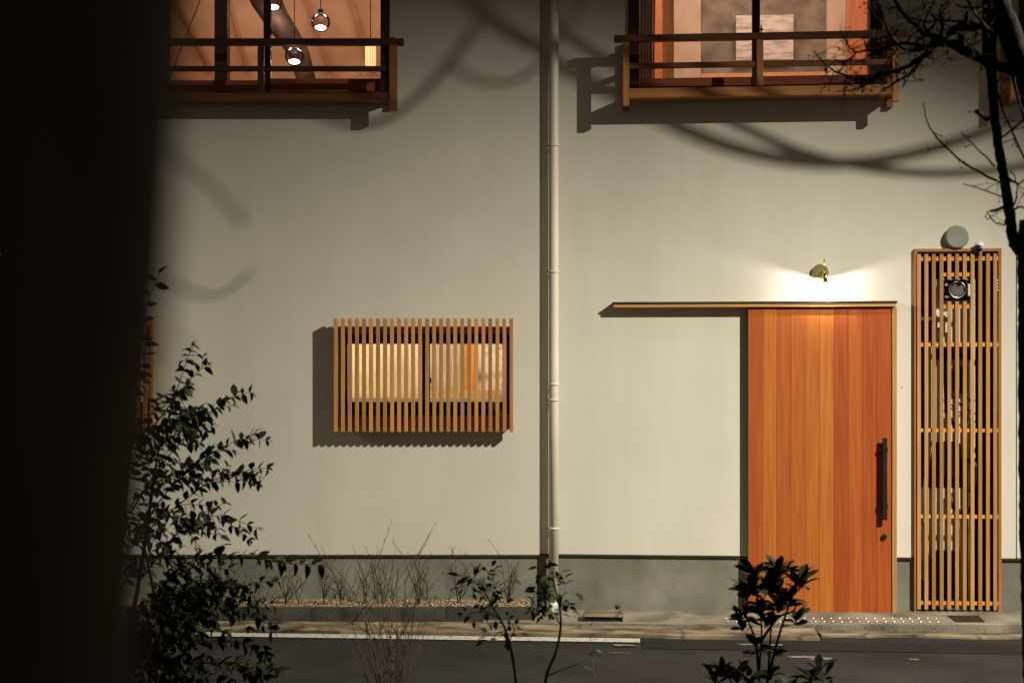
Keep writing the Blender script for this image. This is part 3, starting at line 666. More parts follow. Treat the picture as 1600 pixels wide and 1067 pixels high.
rpipe('pipe', [(1502, 800), (1503, 860), (1504, 950)], -.09, .02, 'pvc', 'short thick pale pipe in the lower middle behind the slatted gate', 'pipe', 'service pipes behind the slatted gate')
rpipe('pipe', [(1453, 540), (1453, 620), (1452, 700), (1446, 760), (1447, 950)], -.09, .018, 'pvc', 'leftmost pale pipe behind the slatted gate', 'pipe', 'service pipes behind the slatted gate')
rpipe('pipe', [(1476, 560), (1478, 640), (1492, 668)], -.08, .013, 'black', 'black curved pipe behind the middle of the gate', 'pipe', 'service pipes behind the slatted gate')
for k, (a, b) in enumerate((((1480, 610), (1530, 650)), ((1484, 630), (1530, 662)), ((1500, 612), (1526, 626)))):
    rpipe('cable', [a, ((a[0] + b[0]) / 2, (a[1] + b[1]) / 2 + 5), b], -.07, .005, 'cable', ('upper thin black cable sloping behind the slatted gate', 'lower thin black cable sloping behind the slatted gate', 'short thin black cable by the pale pipe behind the slatted gate')[k], 'cable')
rbox('gas_meter', 1462, 1502, 690, 748, -.05, -.125, 'black', 'dark boxy gas meter just below the middle rail of the gate', 'meter', bevel=.02)
rbox('junction_box', 1464, 1520, 541, 562, -.07, -.125, 'black', 'dark flat junction box under the second gate rail', 'box')
rbox('junction_box', 1490, 1512, 572, 612, -.06, -.125, 'flash', 'brown upright junction box behind the middle of the gate', 'box', bevel=.01)
rbox('junction_box', 1456, 1498, 860, 910, -.06, -.125, 'black', 'dark low junction box near the foot of the gate', 'box', bevel=.01)
rpipe('valve', [(1484, 770), (1488, 790), (1500, 800), (1520, 796)], -.07, .022, 'black', 'black bent valve fitting behind the lower gate', 'valve')
rpipe('valve', [(1440, 812), (1441, 818), (1442, 826)], -.08, .018, 'steel', 'shiny round valve at the left edge of the lower gate', 'valve')
rpipe('valve', [(1516, 716), (1526, 732), (1522, 750), (1518, 770)], -.07, .026, 'black', 'black bulging valve on the long pale pipe', 'valve')
rbox('junction_box', 1462, 1484, 488, 520, -.09, -.125, 'pvc', 'pale small box left of the meter pipe', 'box')
rpipe('pipe', [(1468, 512), (1465, 530), (1464, 545)], -.07, .014, 'steel', 'short shiny steel pipe below the meter', 'pipe', 'service pipes behind the slatted gate')

# upper right window and balcony
x0, x1, z0, z1 = ub
f = obj('window', frame_mb(x0 + .001, x1 - .001, z0 + .001, z1 - .001, -.02, .13, Rx(999) - Rx(981), .03), 'dark_wood', HR)
gx = [Rx(1000), Rx(1176), Rx(1188), Rx(1362)]
zb = Rp(1180, 119)[1]; zs = z0 + .035
obj('mullion', MB().box(gx[1], gx[2], .02, .08, zs, z1 - .05), 'dark_wood', f)
obj('sash_rail', MB().box(gx[0], gx[1] - .001, .03, .07, zs, zb).box(gx[2] + .001, gx[3], .015, .055, zs, zb), 'red_wood', f)
obj('pane', MB().box(gx[0], gx[1] - .001, .048, .052, zb + .001, z1 - .05), 'glass', f)
obj('pane', MB().box(gx[2] + .001, gx[3], .033, .037, zb + .001, z1 - .05), 'glass', f)
lz = Rp(1190, 46)[1]; obj('latch', MB().box(Rx(1188.5), Rx(1190.5), .0, .019, lz - .03, lz + .03).box(Rx(1185), Rx(1193), .0, .018, lz - .005, lz + .005), 'black', f)
def balcony_r(u0, u1, lab):
    WB = .27; a = WB
    zz = lambda py: Rp(1180, py, WB)[1]
    hd_t, hd_b, r_t, r_b, b_t, b_b, p_b = zz(52.5), zz(62.5), zz(96), zz(105), zz(136), zz(151), zz(162.5)
    bc = obj('balcony', MB().box(u0 + .03, u1 - .03, -WB + .036, -.021, b_b + .012, b_b + .035), 'bal_wood', HR, color=(.7, .65, .6)); bc['label'] = lab
    obj('handrail', MB().box(u0 - .065, u1 + .065, -WB - .03, -WB + .03, hd_b, hd_t), 'bal_wood', bc, bevel=.003, color=(.4, .35, .3))
    obj('rail', MB().box(u0 + .05, u1 - .05, -WB - .01, -WB + .012, r_b, r_t), 'bal_wood', bc, bevel=.002, color=(.55, .5, .45))
    obj('beam', MB().box(u0 + .051, u1 - .051, -WB - .018, -WB + .035, b_b, b_t), 'bal_wood', bc, bevel=.003, color=(1.25, 1.2, 1.1))
    for u in (u0, u1 - .05): 
        obj('post', MB().box(u, u + .05, -WB - .025, -WB + .025, p_b, hd_b - .001), 'bal_wood_v', bc, bevel=.002, color=(1.3, 1.25, 1.15))
        obj('post', MB().box(u, u + .05, -.055, -.002, p_b, hd_t), 'bal_wood_v', bc, bevel=.002, color=(1.1, 1.0, .95))
        for zc in ((hd_b + hd_t) / 2 - .04, (r_b + r_t) / 2, (b_b + b_t) / 2):
            obj('side_rail', MB().box(u + .008, u + .042, -WB + .0255, -.0555, zc - .02, zc + .02), 'bal_wood', bc, color=(.9, .8, .75))
    um = (u0 + u1) / 2
    um = Rx(1182, WB) if u0 < 2 else um
    obj('post', MB().box(um, um + .05, -WB - .022, -WB + .022, b_t + .001, hd_b - .001), 'bal_wood_v', bc, bevel=.002, color=(1.2, 1.15, 1.05))
    return bc
balcony_r(Rx(973, .27), Rx(1404, .27), 'brown wooden balcony above the door')
balcony_r(Rx(1578, .27), Rx(1760, .27), 'brown wooden balcony at the far right edge')
x0, x1, z0, z1 = ub3
f = obj('window', frame_mb(x0 + .001, x1 - .001, z0 + .001, z1 - .001, -.02, .13, .06, .1), 'dark_wood', HR); obj('pane', MB().box(x0 + .062, x1 - .062, .048, .052, z0 + .105, z1 - .07), 'glass', f)
# upper right room (house frame)
def rpanel(px0, px1, w, py0, py1, m, parent, name='wall_panel', d=.04):
    u0, u1 = Rx(px0, w), Rx(px1, w); z0 = Rp(1180, py1, w)[1]; z1 = Rp(1180, py0, w)[1] if py0 is not None else 6.0
    return obj(name, MB().box(u0, u1, -w, -w + d, z0, z1), m, parent)
rr = room(Rx(960), Rx(1420), .165, 2.3, 3.9, 6.05, 'int_amber', HR)
rpanel(1053, 1095, -1.9, None, 140, 'int_pale', rr, d=.1)
rpanel(1095.2, 1292, -1.98, None, 140, 'int_taupe', rr)
rpanel(1292.3, 1323, -1.9, None, 140, 'int_pale', rr, d=.1)
rpanel(1323.3, 1366, -1.8, None, 140, 'int_orange', rr)
rpanel(1095.3, 1292, -1.7, 114, 124, 'int_amber', rr, 'ledge', .1)
rpanel(1020, 1035, -1.5, None, 150, 'int_orange', rr, d=.3)
u0, z0c = Rp(1150, 95, -1.9); u1_, z1c = Rp(1240, 23, -1.9)
p = Rw((u0 + u1_) / 2, -1.9, z0c)
o = obj('painting', MB().box(-(u1_ - u0) / 2, (u1_ - u0) / 2, 0, .035, 0, z1c - z0c), 'canvas', None, tuple(p), .003, rot=(0, 0, -TH)); tag(o, 'pale unframed canvas of grey sea strokes hanging in the upper right room', 'painting')
cm = MB(); n = 60; ua, ub_ = Rx(996, -.22), Rx(1026, -.22)
for j, z in enumerate((4.0, 4.4, 4.9, 5.5, 6.0)):
    k = (1.0, .98, 1.05, 1.2, 1.3)[j]
    for i in range(n + 1):
        s_ = i / n; cm.v.append((ua + (ub_ - ua) * s_ * k * .9, .22 + .022 * math.sin(s_ * 2 * math.pi * 5.5) + .005 * math.sin(s_ * 31 + z), z))
for j in range(4):
    for i in range(n): a = j * (n + 1) + i; cm.f.append((a, a + 1, a + n + 2, a + n + 1))
cm.sm = True
cc = Rw(0, 0, 0); o = obj('curtain', cm, 'curtain', None, tuple(cc), rot=(0, 0, -TH)); tag(o, 'grey brown pleated curtain gathered at the left of the upper right window', 'curtain')
pL = Rw(Rx(1180, -.8), -.75, 6.0); area('ceiling_light', tuple(pL), (0, 0, -TH), 1.9, .9, 44, (1.0, .78, .62))

# ------------------------------------------------------------------ things on the walls
# downpipe
wp = .085; u, _ = Rp(865.2, 500, wp); base = Rw(u, wp, 0)
t = empty('downpipe', tuple(base), -TH, 'round pale rain downpipe standing in the joint between the two houses', 'downpipe')
zb = Rp(865, 938, wp)[1]
obj('pipe', MB().tube([(0, 0, zb), (0, 0, 2.0), (0, 0, 4.0), (0, 0, 5.2)], .0385, 28), 'pvc', t)
for py in (228, 425, 600.5, 625, 825):
    z = Rp(865, py, wp)[1]; b = MB().cyl((0, 0, z - .007), (0, 0, z + .007), .0425, 28)
    if py != 600.5: b.box(-.056, -.0415, -.006, .04, z - .008, z + .008); b.cyl((0, .03, z), (0, .084, z), .006, 8)
    obj('bracket', b, 'pvc', t)
obj('shoe', MB().tube([(0, 0, zb - .001), (0, 0, zb - .05), (-.02, -.03, zb - .09)], .036, 20), 'pvc', t)
# wall lamp
wl_ = .0; t = rthing('wall_lamp', 1281, 426, 0.0, 'small round brass wall lamp glowing above the sliding door', 'wall lamp')
obj('wall_plate', MB().cyl((0, -.022, 0), (0, -.001, 0), .064, 40), 'brass', t)
obj('back_collar', MB().cyl((.016, -.15, .004), (.016, -.0225, .004), .006, 12), 'brass', t)
obj('rod', MB().cyl((.012, -.15, -.03), (.012, -.15, .092), .0042, 10), 'brass', t)
obj('lamp_shade', MB().cyl((.022, -.15, -.0905), (.022, -.15, -.018), .019, 24), 'brass', t)
obj('bulb', MB().cyl((.022, -.15, -.0930), (.022, -.15, -.0907), .006, 16), emit('lit_wall_bulb', (1, .92, .86), 12), t)
for x in (-.038, .036): obj('screw', MB().cyl((x, -.027, 0), (x, -.0225, 0), .006, 10), 'steel', t)
LP = t.matrix_basis @ Vector((.022, -.15, -.0970))
l = bpy.data.lights.new('wall_lamp_light', 'POINT'); l.energy = 13.0; l.color = (1, .89, .83); l.shadow_soft_size = .0022
lo = bpy.data.objects.new('wall_lamp_light', l); COL.objects.link(lo); lo.location = LP
# vent cap
t = rthing('vent_cap', 1495.5, 370, .045, 'round grey green vent cap on the wall above the slatted gate', 'vent')
obj('cap', MB().tube([(0, -.010, 0), (0, -.006, 0), (0, .012, 0), (0, .016, 0)], [.078, .085, .088, .084], 44), 'vent', t)
obj('duct', MB().cyl((0, .017, 0), (0, .0445, 0), .062, 30), 'vent', t)
obj('drip_lip', MB().tube([(.088 * math.cos(a), .004, .088 * math.sin(a)) for a in [math.pi * (1.05 + .9 * k / 20) for k in range(21)]], .004, 6), 'vent', t)
# security camera
t = rthing('security_camera', 1530, 386, .055, 'small white dome security camera with dark lens above the gate top', 'camera')
obj('housing', MB().sphere((.002, 0, .008), .038, 24, 16), 'white', t)
obj('lens', MB().sphere((-.006, -.012, -.004), .030, 20, 12), 'black', t)
obj('led', MB().sphere((.004, -.0405, -.010), .004, 10, 6), 'led', t)
obj('bracket', MB().cyl((0, .02, .01), (0, .054, .01), .014, 12).box(-.006, .014, -.03, .0, -.055, -.038), 'brass', t)

# ------------------------------------------------------------------ planter in front of the left house
yF = -.34; ztp = at(0, 948, yF).z
pl = empty('planter', (0, yF, 0), 0, 'long low planter bed edged with dark slate tiles below the left wall', 'planter')
tw = 69.9 * (11.1 + yF) / F
xe = at(836.5, 0, yF).x
tme = cbox(tw - .006, .03, ztp + .06).mesh('edge_tile', M['tile'], .0015)
for k in range(16):
    v = ru(.7, 1.35); link('edge_tile', tme, pl, (xe - tw * (k + .5), .015 + ru(0, .002), (ztp - .06) / 2), color=(v, v, v * ru(.92, 1.0)))
obj('grout', MB().box(xe - 16 * tw, xe - .01, .006, .0295, -.06, ztp - .004), 'conc_strip', pl)
obj('end_tile', MB().box(xe - .03, xe - .0005, .031, .34, -.06, ztp - .001), 'tile', pl)
obj('bed_soil', MB().box(xe - 16 * tw, xe - .031, .031, .35, -.06, ztp - .012), 'soil', pl)
g = MB()
for k in range(8500):
    x = ru(-3.35, xe - .035); y = ru(.03, .345); r = ru(.0025, .0068); z = ztp - .012 + r * .5 + (.008 if rnd() < .2 else 0) + .012 * (y / .34)
    i = len(g.v); rr_ = [r * ru(.7, 1.3) for _ in range(6)]; a = ru(0, 3)
    cs, sn = math.cos(a), math.sin(a)
    g.v += [(x + rr_[0] * cs, y + rr_[0] * sn, z), (x - rr_[1] * sn, y + rr_[1] * cs, z), (x - rr_[2] * cs, y - rr_[2] * sn, z), (x + rr_[3] * sn, y - rr_[3] * cs, z), (x, y, z + rr_[4] * .7), (x, y, z - rr_[5] * .7)]
    g.f += [(i, i + 1, i + 4), (i + 1, i + 2, i + 4), (i + 2, i + 3, i + 4), (i + 3, i, i + 4), (i + 1, i, i + 5), (i + 2, i + 1, i + 5), (i + 3, i + 2, i + 5), (i, i + 3, i + 5)]
o = obj('gravel', g, 'stone', pl); o['kind'] = 'stuff'
# loose grit along pavement and gutter joints
g = MB()
for k in range(1500):
    u = ru(-4, 4.2); w = random.gauss(.56, .03) if rnd() < .6 else random.gauss(.88, .04); r = ru(.0015, .005)
    p = Rw(u, w, (0.002 if w < .6 else -.03)); i = len(g.v)
    g.v += [(p.x + r, p.y, p.z), (p.x, p.y + r * .8, p.z), (p.x - r * 1.1, p.y, p.z), (p.x, p.y - r, p.z), (p.x, p.y, p.z + r)]
    g.f += [(i, i + 1, i + 4), (i + 1, i + 2, i + 4), (i + 2, i + 3, i + 4), (i + 3, i, i + 4)]
o = obj('grit', g, 'soil'); tag(o, 'dark grit and dirt gathered along the gutter joints', 'grit', kind='stuff')

# ------------------------------------------------------------------ stone drain step and stub on the pavement
u0, u1_ = Rx(911, .42), Rx(974, .42); p = Rw((u0 + u1_) / 2, .42, .004)
t = empty('drain_step', tuple(p), -TH, 'weathered stone block over a drain slot beside the downpipe', 'drain')
hw_ = (u1_ - u0) / 2
mb = MB().hexa([(-hw_, -.05, .03), (-hw_ + .004, -.045, .05), (-hw_ + .01, .12, .035), (-hw_ + .02, .1, .066), (hw_, -.05, .03), (hw_ - .006, -.045, .05), (hw_ - .01, .12, .035), (hw_ - .02, .1, .066)])
obj('top_slab', mb, 'gutter', t, bevel=.004)
obj('slot_box', MB().box(-hw_ + .012, hw_ - .012, -.035, .11, -.01, .029), 'black', t)
for a_ in (-hw_ + .002, hw_ - .0115): obj('side_plate', MB().box(a_, a_ + .0095, -.05, .1, -.005, .04), 'flash', t)
q = groundpt(965, 959, .0); o = obj('pipe_stub', MB().cyl((0, 0, -.01), (0, 0, .052), .014, 14).cyl((0, 0, .053), (0, 0, .068), .022, 14), 'flash', None, tuple(q)); tag(o, 'short capped metal pipe stub standing behind the stone drain block', 'pipe stub')

# ------------------------------------------------------------------ street lamps and cables that light and shade the wall (out of view above)
def street_lamp(head, lab, side):
    hx = head.x + .9 * side
    t = empty('street_lamp', (hx, head.y - .25, gz), 0, lab, 'street lamp', 'street lamps along the lane')
    dz = head.z - gz
    obj('pole', MB().tube([(0, 0, 0), (0, 0, dz * .5), (0, 0, dz + .5)], [.09, .08, .06], 20), 'vent', t)
    obj('arm', MB().tube([(0, 0, dz + .3), (-.5 * side, .15, dz + .32), (-.9 * side, .25, dz + .16)], .025, 12), 'vent', t)
    obj('lamp_head', MB().box(-.9 * side - .28, -.9 * side + .28, .13, .37, dz + .05, dz + .14), 'vent', t, bevel=.02)
street_lamp(KEY, 'tall lit street lamp to the right of the lane', 1)
street_lamp(KEY2, 'distant street lamp far to the left of the lane', -1)
def wire(pxs, lab, t=.36, r=.010, right=False):
    P = []
    for i, (x, y) in enumerate(pxs):
        s = at(x, y, 0.0); P.append(KEY + (s - KEY) * t)
    # smooth (Catmull-Rom)
    Q = []
    for i in range(len(P) - 1):
        p0, p1, p2, p3 = P[max(i - 1, 0)], P[i], P[i + 1], P[min(i + 2, len(P) - 1)]
        for k in range(6):
            s = k / 6; Q.append(.5 * ((2 * p1) + (p2 - p0) * s + (2 * p0 - 5 * p1 + 4 * p2 - p3) * s * s + (3 * p1 - p0 - 3 * p2 + p3) * s ** 3))
    Q.append(P[-1])
    o = obj('overhead_cable', MB().tube(Q, r, 8), 'cable'); tag(o, lab, 'cable', 'overhead cables above the lane')
wire([(560, -170), (650, -70), (730, 0), (800, 52), (880, 92), (1000, 165), (1100, 222), (1200, 257), (1300, 271), (1400, 262), (1500, 235), (1600, 196), (1720, 130), (1900, 0)], 'thick low hanging overhead cable sagging most over the lane', .30, .0142)
wire([(800, -120), (850, -20), (880, 30), (960, 95), (1090, 170), (1200, 233), (1270, 262), (1350, 284), (1450, 296), (1560, 292), (1700, 270), (1900, 200)], 'second overhead cable crossing the thick one', .34, .0105)
wire([(800, -120), (770, -20), (740, 45), (700, 100), (650, 155), (600, 188), (560, 195), (510, 180), (450, 130), (400, 40), (370, -80)], 'looped overhead cable hanging left of the thick one', .27, .0078)
wire([(700, 95), (740, 124), (790, 130), (830, 112), (880, 60), (930, -20), (960, -100)], 'small looped overhead cable between the two houses', .27, .0055)
wire([(60, 0), (180, 150), (255, 235), (320, 282), (375, 342), (380, 350)], 'overhead cable slanting down at the left', .30, .0036)
wire([(100, 250), (200, 395), (280, 448), (335, 463), (372, 442), (390, 425)], 'short overhead cable loop at the far left', .30, .0036)

# ------------------------------------------------------------------ plants
def leaf_mesh(name, m, L=1.0, wd=.42, ob=.5, droop=.25, fold=.18, n=5):
    v = []; f = []
    for i in range(n + 1):
        s = i / n; w = wd * .5 * (math.sin(math.pi * s ** (math.log(.5) / math.log(ob))) ** .85 if 0 < s < 1 else 0)
        z = -droop * s * s
        v += [(s * L, -w, z + fold * w), (s * L, 0, z), (s * L, w, z + fold * w)]
    for i in range(n):
        a = 3 * i; f += [(a, a + 3, a + 4, a + 1), (a + 1, a + 4, a + 5, a + 2)]
    me = bpy.data.meshes.new(name); me.from_pydata(v, [], f); me.materials.append(M[m]); me.update()
    for p in me.polygons: p.use_smooth = True
    return me
def leaf_matrix(pos, d, size, roll):
    d = d.normalized(); q = d.to_track_quat('X', 'Z'); return Matrix.Translation(pos) @ q.to_matrix().to_4x4() @ Matrix.Rotation(roll, 4, 'X') @ Matrix.Scale(size, 4)
def catmull(P, n=5):
    Q = []
    for i in range(len(P) - 1):
        p0, p1, p2, p3 = P[max(i - 1, 0)], P[i], P[i + 1], P[min(i + 2, len(P) - 1)]
        for k in range(n):
            s = k / n; Q.append(.5 * ((2 * p1) + (p2 - p0) * s + (2 * p0 - 5 * p1 + 4 * p2 - p3) * s * s + (3 * p1 - p0 - 3 * p2 + p3) * s ** 3))
    Q.append(P[-1]); return Q
class Plant:
    def __init__(s, name, lab, cat, base, leafm, group=None):
        s.root = empty(name, tuple(base), 0, lab, cat, group); s.base = Vector(base); s.wood = MB(); s.leaves = []; s.lm = leafm
    def stem(s, P, r0, r1, seg=6, own=None):
        Q = [p - s.base for p in P]; n = len(Q); rad = [r0 + (r1 - r0) * i / (n - 1) for i in range(n)]
        if own: return obj(own[0], MB().tube(Q, rad, seg, .06), own[1], s.root)
        s.wood.tube(Q, rad, seg)
    def leaf(s, pos, d, size, roll=0): s.leaves.append(leaf_matrix(pos - s.base, d, size, roll))
    def finish(s, woodm, maxobj=300, key=None):
        if s.wood.v: obj('stem', s.wood, woodm, s.root)
        L = s.leaves
        if key: L = sorted(L, key=key)
        for k, mtx in enumerate(L[:maxobj]):
            me = s.lm[k % len(s.lm)]; o = link('leaf', me, s.root); o.matrix_local = mtx
        if len(L) > maxobj:
            mb = MB()
            for k, mtx in enumerate(L[maxobj:]):
                me = s.lm[k % len(s.lm)]; i = len(mb.v); mb.v += [tuple(mtx @ v.co) for v in me.vertices]; mb.f += [tuple(i + q for q in p.vertices) for p in me.polygons]
            me = bpy.data.meshes.new('foliage'); me.from_pydata(mb.v, [], mb.f); me.materials.append(s.lm[0].materials[0])
            for p in me.polygons: p.use_smooth = True
            o = link('foliage', me, s.root); o['kind'] = 'stuff'
def rv(s=1.0): return Vector((random.gauss(0, s), random.gauss(0, s), random.gauss(0, s)))

# big evergreen shrub at the left
LE = [leaf_mesh('leaf', 'leaf', wd=.56, ob=.42, droop=d, fold=fo) for d, fo in ((.25, .3), (.4, .4), (.12, .25), (.55, .35))]
YB = -4.1
bb = at(150, 1185, YB); bb.z = gz + .02
bush = Plant('evergreen_shrub', 'large leafy dark evergreen shrub rising beside the black trunk at left', 'shrub', bb, LE)
def leafy(P, size, step, jitter=.25, spread=1.0, start=0):
    """alternate leaves along path P, drooping"""
    acc = 0; side = 1
    for i in range(1, len(P)):
        d = P[i] - P[i - 1]; acc += d.length
        if i < start: continue
        while acc > step:
            acc -= step; side = -side
            t = d.normalized(); lat = t.cross(Vector((0, 1, 0))).normalized() * side
            dd = (lat * ru(.7, 1.1) * spread + t * ru(.3, .8) + Vector((0, ru(-.6, .6), ru(-.45, .1)))) 
            bush.leaf(P[i], dd, size * ru(.7, 1.5), ru(-1.1, 1.1))
    bush.leaf(P[-1], (P[-1] - P[-2]).normalized() + rv(.2), size * ru(.8, 1.1), ru(-.5, .5))
def bpath(pts, dy=0.0):
    ys = ru(-.15, .15) + dy
    return catmull([at(x, y, YB + ys + .10 * i * (1 if dy >= 0 else -1) * .4) for i, (x, y) in enumerate(pts)], 6)
def bb_branch(pts, r=.006, size=.045, step=.022, sub=0, sl=.18, dy=0.0, start=0):
    P = bpath(pts, dy); bush.stem(P, r, .0012); leafy(P, size, step, start=start)
    for k in range(sub):
        i = int(ru(.25, .93) * (len(P) - 1)); t = (P[min(i + 1, len(P) - 1)] - P[i]).normalized()
        d = (t * ru(.6, 1.2) + Vector((ru(-.6, .6), ru(-.8, .8), ru(-.35, .75)))).normalized()
        L = sl * ru(.5, 1.1); Q = [P[i] + d * L * s + Vector((0, 0, -.25 * L * s * s)) for s in (0, .25, .5, .75, 1)]
        bush.stem(Q, .0025, .001, 4); leafy(Q, size * .95, step)
# top shoots, sparse
bb_branch([(205, 700), (215, 600), (222, 520), (232, 470), (250, 428)], .004, .062, .047, 0)
bb_branch([(185, 760), (200, 660), (215, 590), (228, 540)], .004, .045, .03, 2, .12)
bb_branch([(225, 850), (245, 720), (270, 630), (300, 540)], .006, .042, .024, 8, .17)
bb_branch([(205, 800), (250, 730), (310, 660), (366, 617)], .005, .045, .022, 9, .19)
bb_branch([(225, 690), (260, 640), (300, 590), (325, 570)], .004, .042, .024, 6, .12)
bb_branch([(210, 840), (280, 745), (345, 700), (398, 676)], .005, .045, .022, 9, .19)
bb_branch([(205, 850), (290, 780), (345, 745), (404, 744)], .005, .045, .022, 9, .18)
bb_branch([(225, 900), (280, 830), (330, 805), (372, 828)], .005, .045, .024, 7, .18)
bb_branch([(225, 960), (290, 880), (390, 872), (450, 880), (498, 882)], .005, .050, .034, 5, .14)
bb_branch([(225, 990), (290, 930), (345, 915), (405, 914)], .005, .045, .024, 8, .18)
bb_branch([(225, 1040), (300, 960), (370, 955), (425, 985)], .005, .045, .026, 7, .2)
bb_branch([(225, 1090), (300, 1010), (380, 1005), (440, 1048)], .005, .050, .026, 8, .2)
bb_branch([(225, 1120), (300, 1040), (360, 1045), (410, 1060)], .005, .050, .024, 8, .2)
for k in range(20):
    x = ru(150, 215); y = ru(640, 1120)
    bb_branch([(x - 20, y + 70), (x + 10, y + 20), (x + ru(30, 75), y - ru(0, 25)), (x + ru(70, 115), y - ru(-10, 45))], .004, .043, .024, 6, .18, dy=ru(-.25, .25))
for k in range(15):
    x = ru(160, 235); y = ru(900, 1130)
    bb_branch([(x - 20, y + 60), (x + 20, y + 10), (x + ru(50, 90), y - ru(0, 25)), (x + ru(90, 150), y - ru(-20, 30))], .004, .046, .024, 7, .18, dy=ru(-.25, .25))
for pts in ([(150, 1185), (170, 1000), (190, 850), (205, 700)], [(155, 1185), (200, 1000), (222, 880), (245, 720)], [(160, 1185), (215, 1080), (250, 1000), (225, 850)]):
    P = catmull([at(x, y, YB) for x, y in pts], 6); bush.stem(P, .016, .006, 8)
cw = CAM - bush.base
bush.finish('bark', 300, key=lambda m: -(m.translation.x - cw.x * 0) + ru(0, .4))

# laurel-like shrub before the door
LE2 = [leaf_mesh('leaf', 'leaf', wd=.44, ob=.60, droop=d, fold=.25) for d in (.15, .3, .45, .05)]
YL = -4.3; lb = at(1190, 1190, YL); lb.z = gz + .02
bush = Plant('laurel_shrub', 'small dark shrub with rosettes of broad leaves before the orange door', 'shrub', lb, LE2)
def rosette(px, py, n=11, size=.085, dirv=Vector((0, 0, 1)), sp=1.0):
    c = at(px, py, YL + ru(-.1, .1)); 
    for k in range(n):
        a = k * 2.4 + ru(-.3, .3); el = ru(.05, .95)
        d = Vector((math.cos(a), math.sin(a) * .7, 0)) * sp * math.cos(el * 1.2) + dirv * math.sin(el * 1.2) 
        bush.leaf(c - dirv * ru(0, .05), d, size * ru(.95, 1.45), ru(-.6, .6))
    return c
ctr = {}
stems = [((1190, 1190), (1186, 1060), (1190, 980), (1178, 905)), ((1190, 1190), (1200, 1060), (1205, 980), (1218, 900)), ((1195, 1080), (1215, 1000), (1235, 940), (1250, 905)),
         ((1186, 1060), (1180, 1000), (1165, 960), (1160, 935)), ((1190, 1190), (1160, 1100), (1140, 1060), (1128, 1038)), ((1205, 1190), (1240, 1100), (1262, 1070), (1276, 1040)), ((1190, 1000), (1215, 965), (1238, 955), (1245, 945)), ((1190, 1100), (1175, 1060), (1160, 1040), (1155, 1030))]
for st in stems:
    P = catmull([at(x, y, YL) for x, y in st], 5); bush.stem(P, .008, .003, 6)
for (x, y, n, sz) in ((1178, 893, 13, .075), (1218, 890, 15, .085), (1250, 908, 13, .085), (1165, 925, 11, .07), (1205, 915, 14, .085), (1232, 935, 12, .08), (1190, 945, 11, .075), (1160, 958, 9, .065), (1245, 962, 8, .075), (1180, 915, 12, .08), (1215, 945, 9, .08), (1195, 970, 8, .07), (1128, 1040, 11, .075), (1150, 1052, 11, .075), (1118, 1055, 7, .07), (1170, 1060, 10, .07), (1268, 1052, 8, .075), (1280, 1036, 5, .07), (1205, 1050, 10, .06), (1290, 1055, 6, .06), (1180, 1010, 8, .06), (1210, 1015, 7, .06), (1235, 1068, 8, .07), (1160, 980, 6, .06)):
    rosette(x, y, int(n * 1.45), sz)
bush.finish('bark', 300)

# young sapling in the middle
LE3 = [leaf_mesh('leaf', 'leaf2', wd=.5, ob=.52, droop=d, fold=.3) for d in (.15, .35, .5)]
def sapling(name, lab, st, clusters, twigs, base_px, size):
    global bush, YL
    Y = -4.2; b = at(base_px, 1190, Y); b.z = gz + .02
    bush = Plant(name, lab, 'sapling', b, LE3)
    P = catmull([at(x, y, Y) for x, y in st], 6); bush.stem(P, .0085, .0032, 7)
    for tw in twigs: bush.stem(catmull([at(x, y, Y) for x, y in tw], 4), .0035, .0015, 5)
    yl = YL; YL = Y
    for (x, y, n, sz) in clusters:
        c = at(x, y, Y)
        for k in range(int(n * 1.15)):
            p = c + Vector((random.gauss(0, .022), random.gauss(0, .03), random.gauss(0, .02))); d = (p - c) * 22 + Vector((ru(-.7, .7), ru(-.5, .5), ru(-.3, .5)))
            bush.leaf(p, d, sz * ru(.85, 1.4), ru(-.9, .9))
    YL = yl
    bush.finish('bark', 300)
sapling('leafy_sapling', 'leaning young sapling with tufts of small green leaves, left of the downpipe', [(808, 1190), (806, 1067), (796, 1005), (786, 975), (768, 945), (752, 912)],
        [(742, 903, 16, .05), (758, 898, 12, .045), (735, 918, 8, .04), (765, 930, 9, .045), (778, 922, 6, .045), (785, 940, 7, .04), (740, 960, 5, .045), (728, 963, 5, .045), (760, 958, 4, .04), (775, 995, 8, .045), (800, 985, 8, .04), (792, 975, 6, .04), (790, 905, 3, .035)],
        [((768, 945), (780, 925), (788, 915)), ((780, 965), (755, 955), (730, 960)), ((790, 985), (775, 990), (772, 1000)), ((796, 1000), (803, 985), (800, 972))], 808, .05)
sapling('leafy_sapling', 'upright young sapling with few small green leaves, in front of the downpipe base', [(848, 1190), (852, 1067), (868, 1020), (876, 980), (874, 945), (866, 915), (862, 892)],
        [(860, 888, 7, .045), (868, 900, 6, .045), (878, 915, 5, .05), (884, 920, 4, .05), (850, 915, 6, .045), (846, 935, 14, .05), (840, 945, 10, .045), (856, 950, 12, .045), (838, 925, 6, .045), (884, 945, 6, .04), (888, 962, 4, .045), (908, 1036, 3, .045), (865, 940, 6, .045)],
        [((866, 930), (850, 928), (838, 925)), ((874, 950), (882, 940), (886, 936)), ((856, 1055), (880, 1045), (910, 1034)), ((876, 975), (864, 962), (845, 950))], 848, .05)
o = pxtube('twig', [(926, 1026), (924, 1015), (923, 1003), (922, 992)], [.003, .003, .002, .0015], 'twig', None, -3.0, 6); o.name = 'twig'; tag(o, 'single dark upright twig against the road right of the saplings', 'twig')
# its foot: a fallen stick standing in the verge continues down to the ground
P = [at(926, 1026, -3.0), at(929, 1080, -3.0), at(932, 1120, -3.0)]; P[-1].z = gz
k_ = MB().tube(P, .003, 6); obj('stem', k_, 'twig', o)

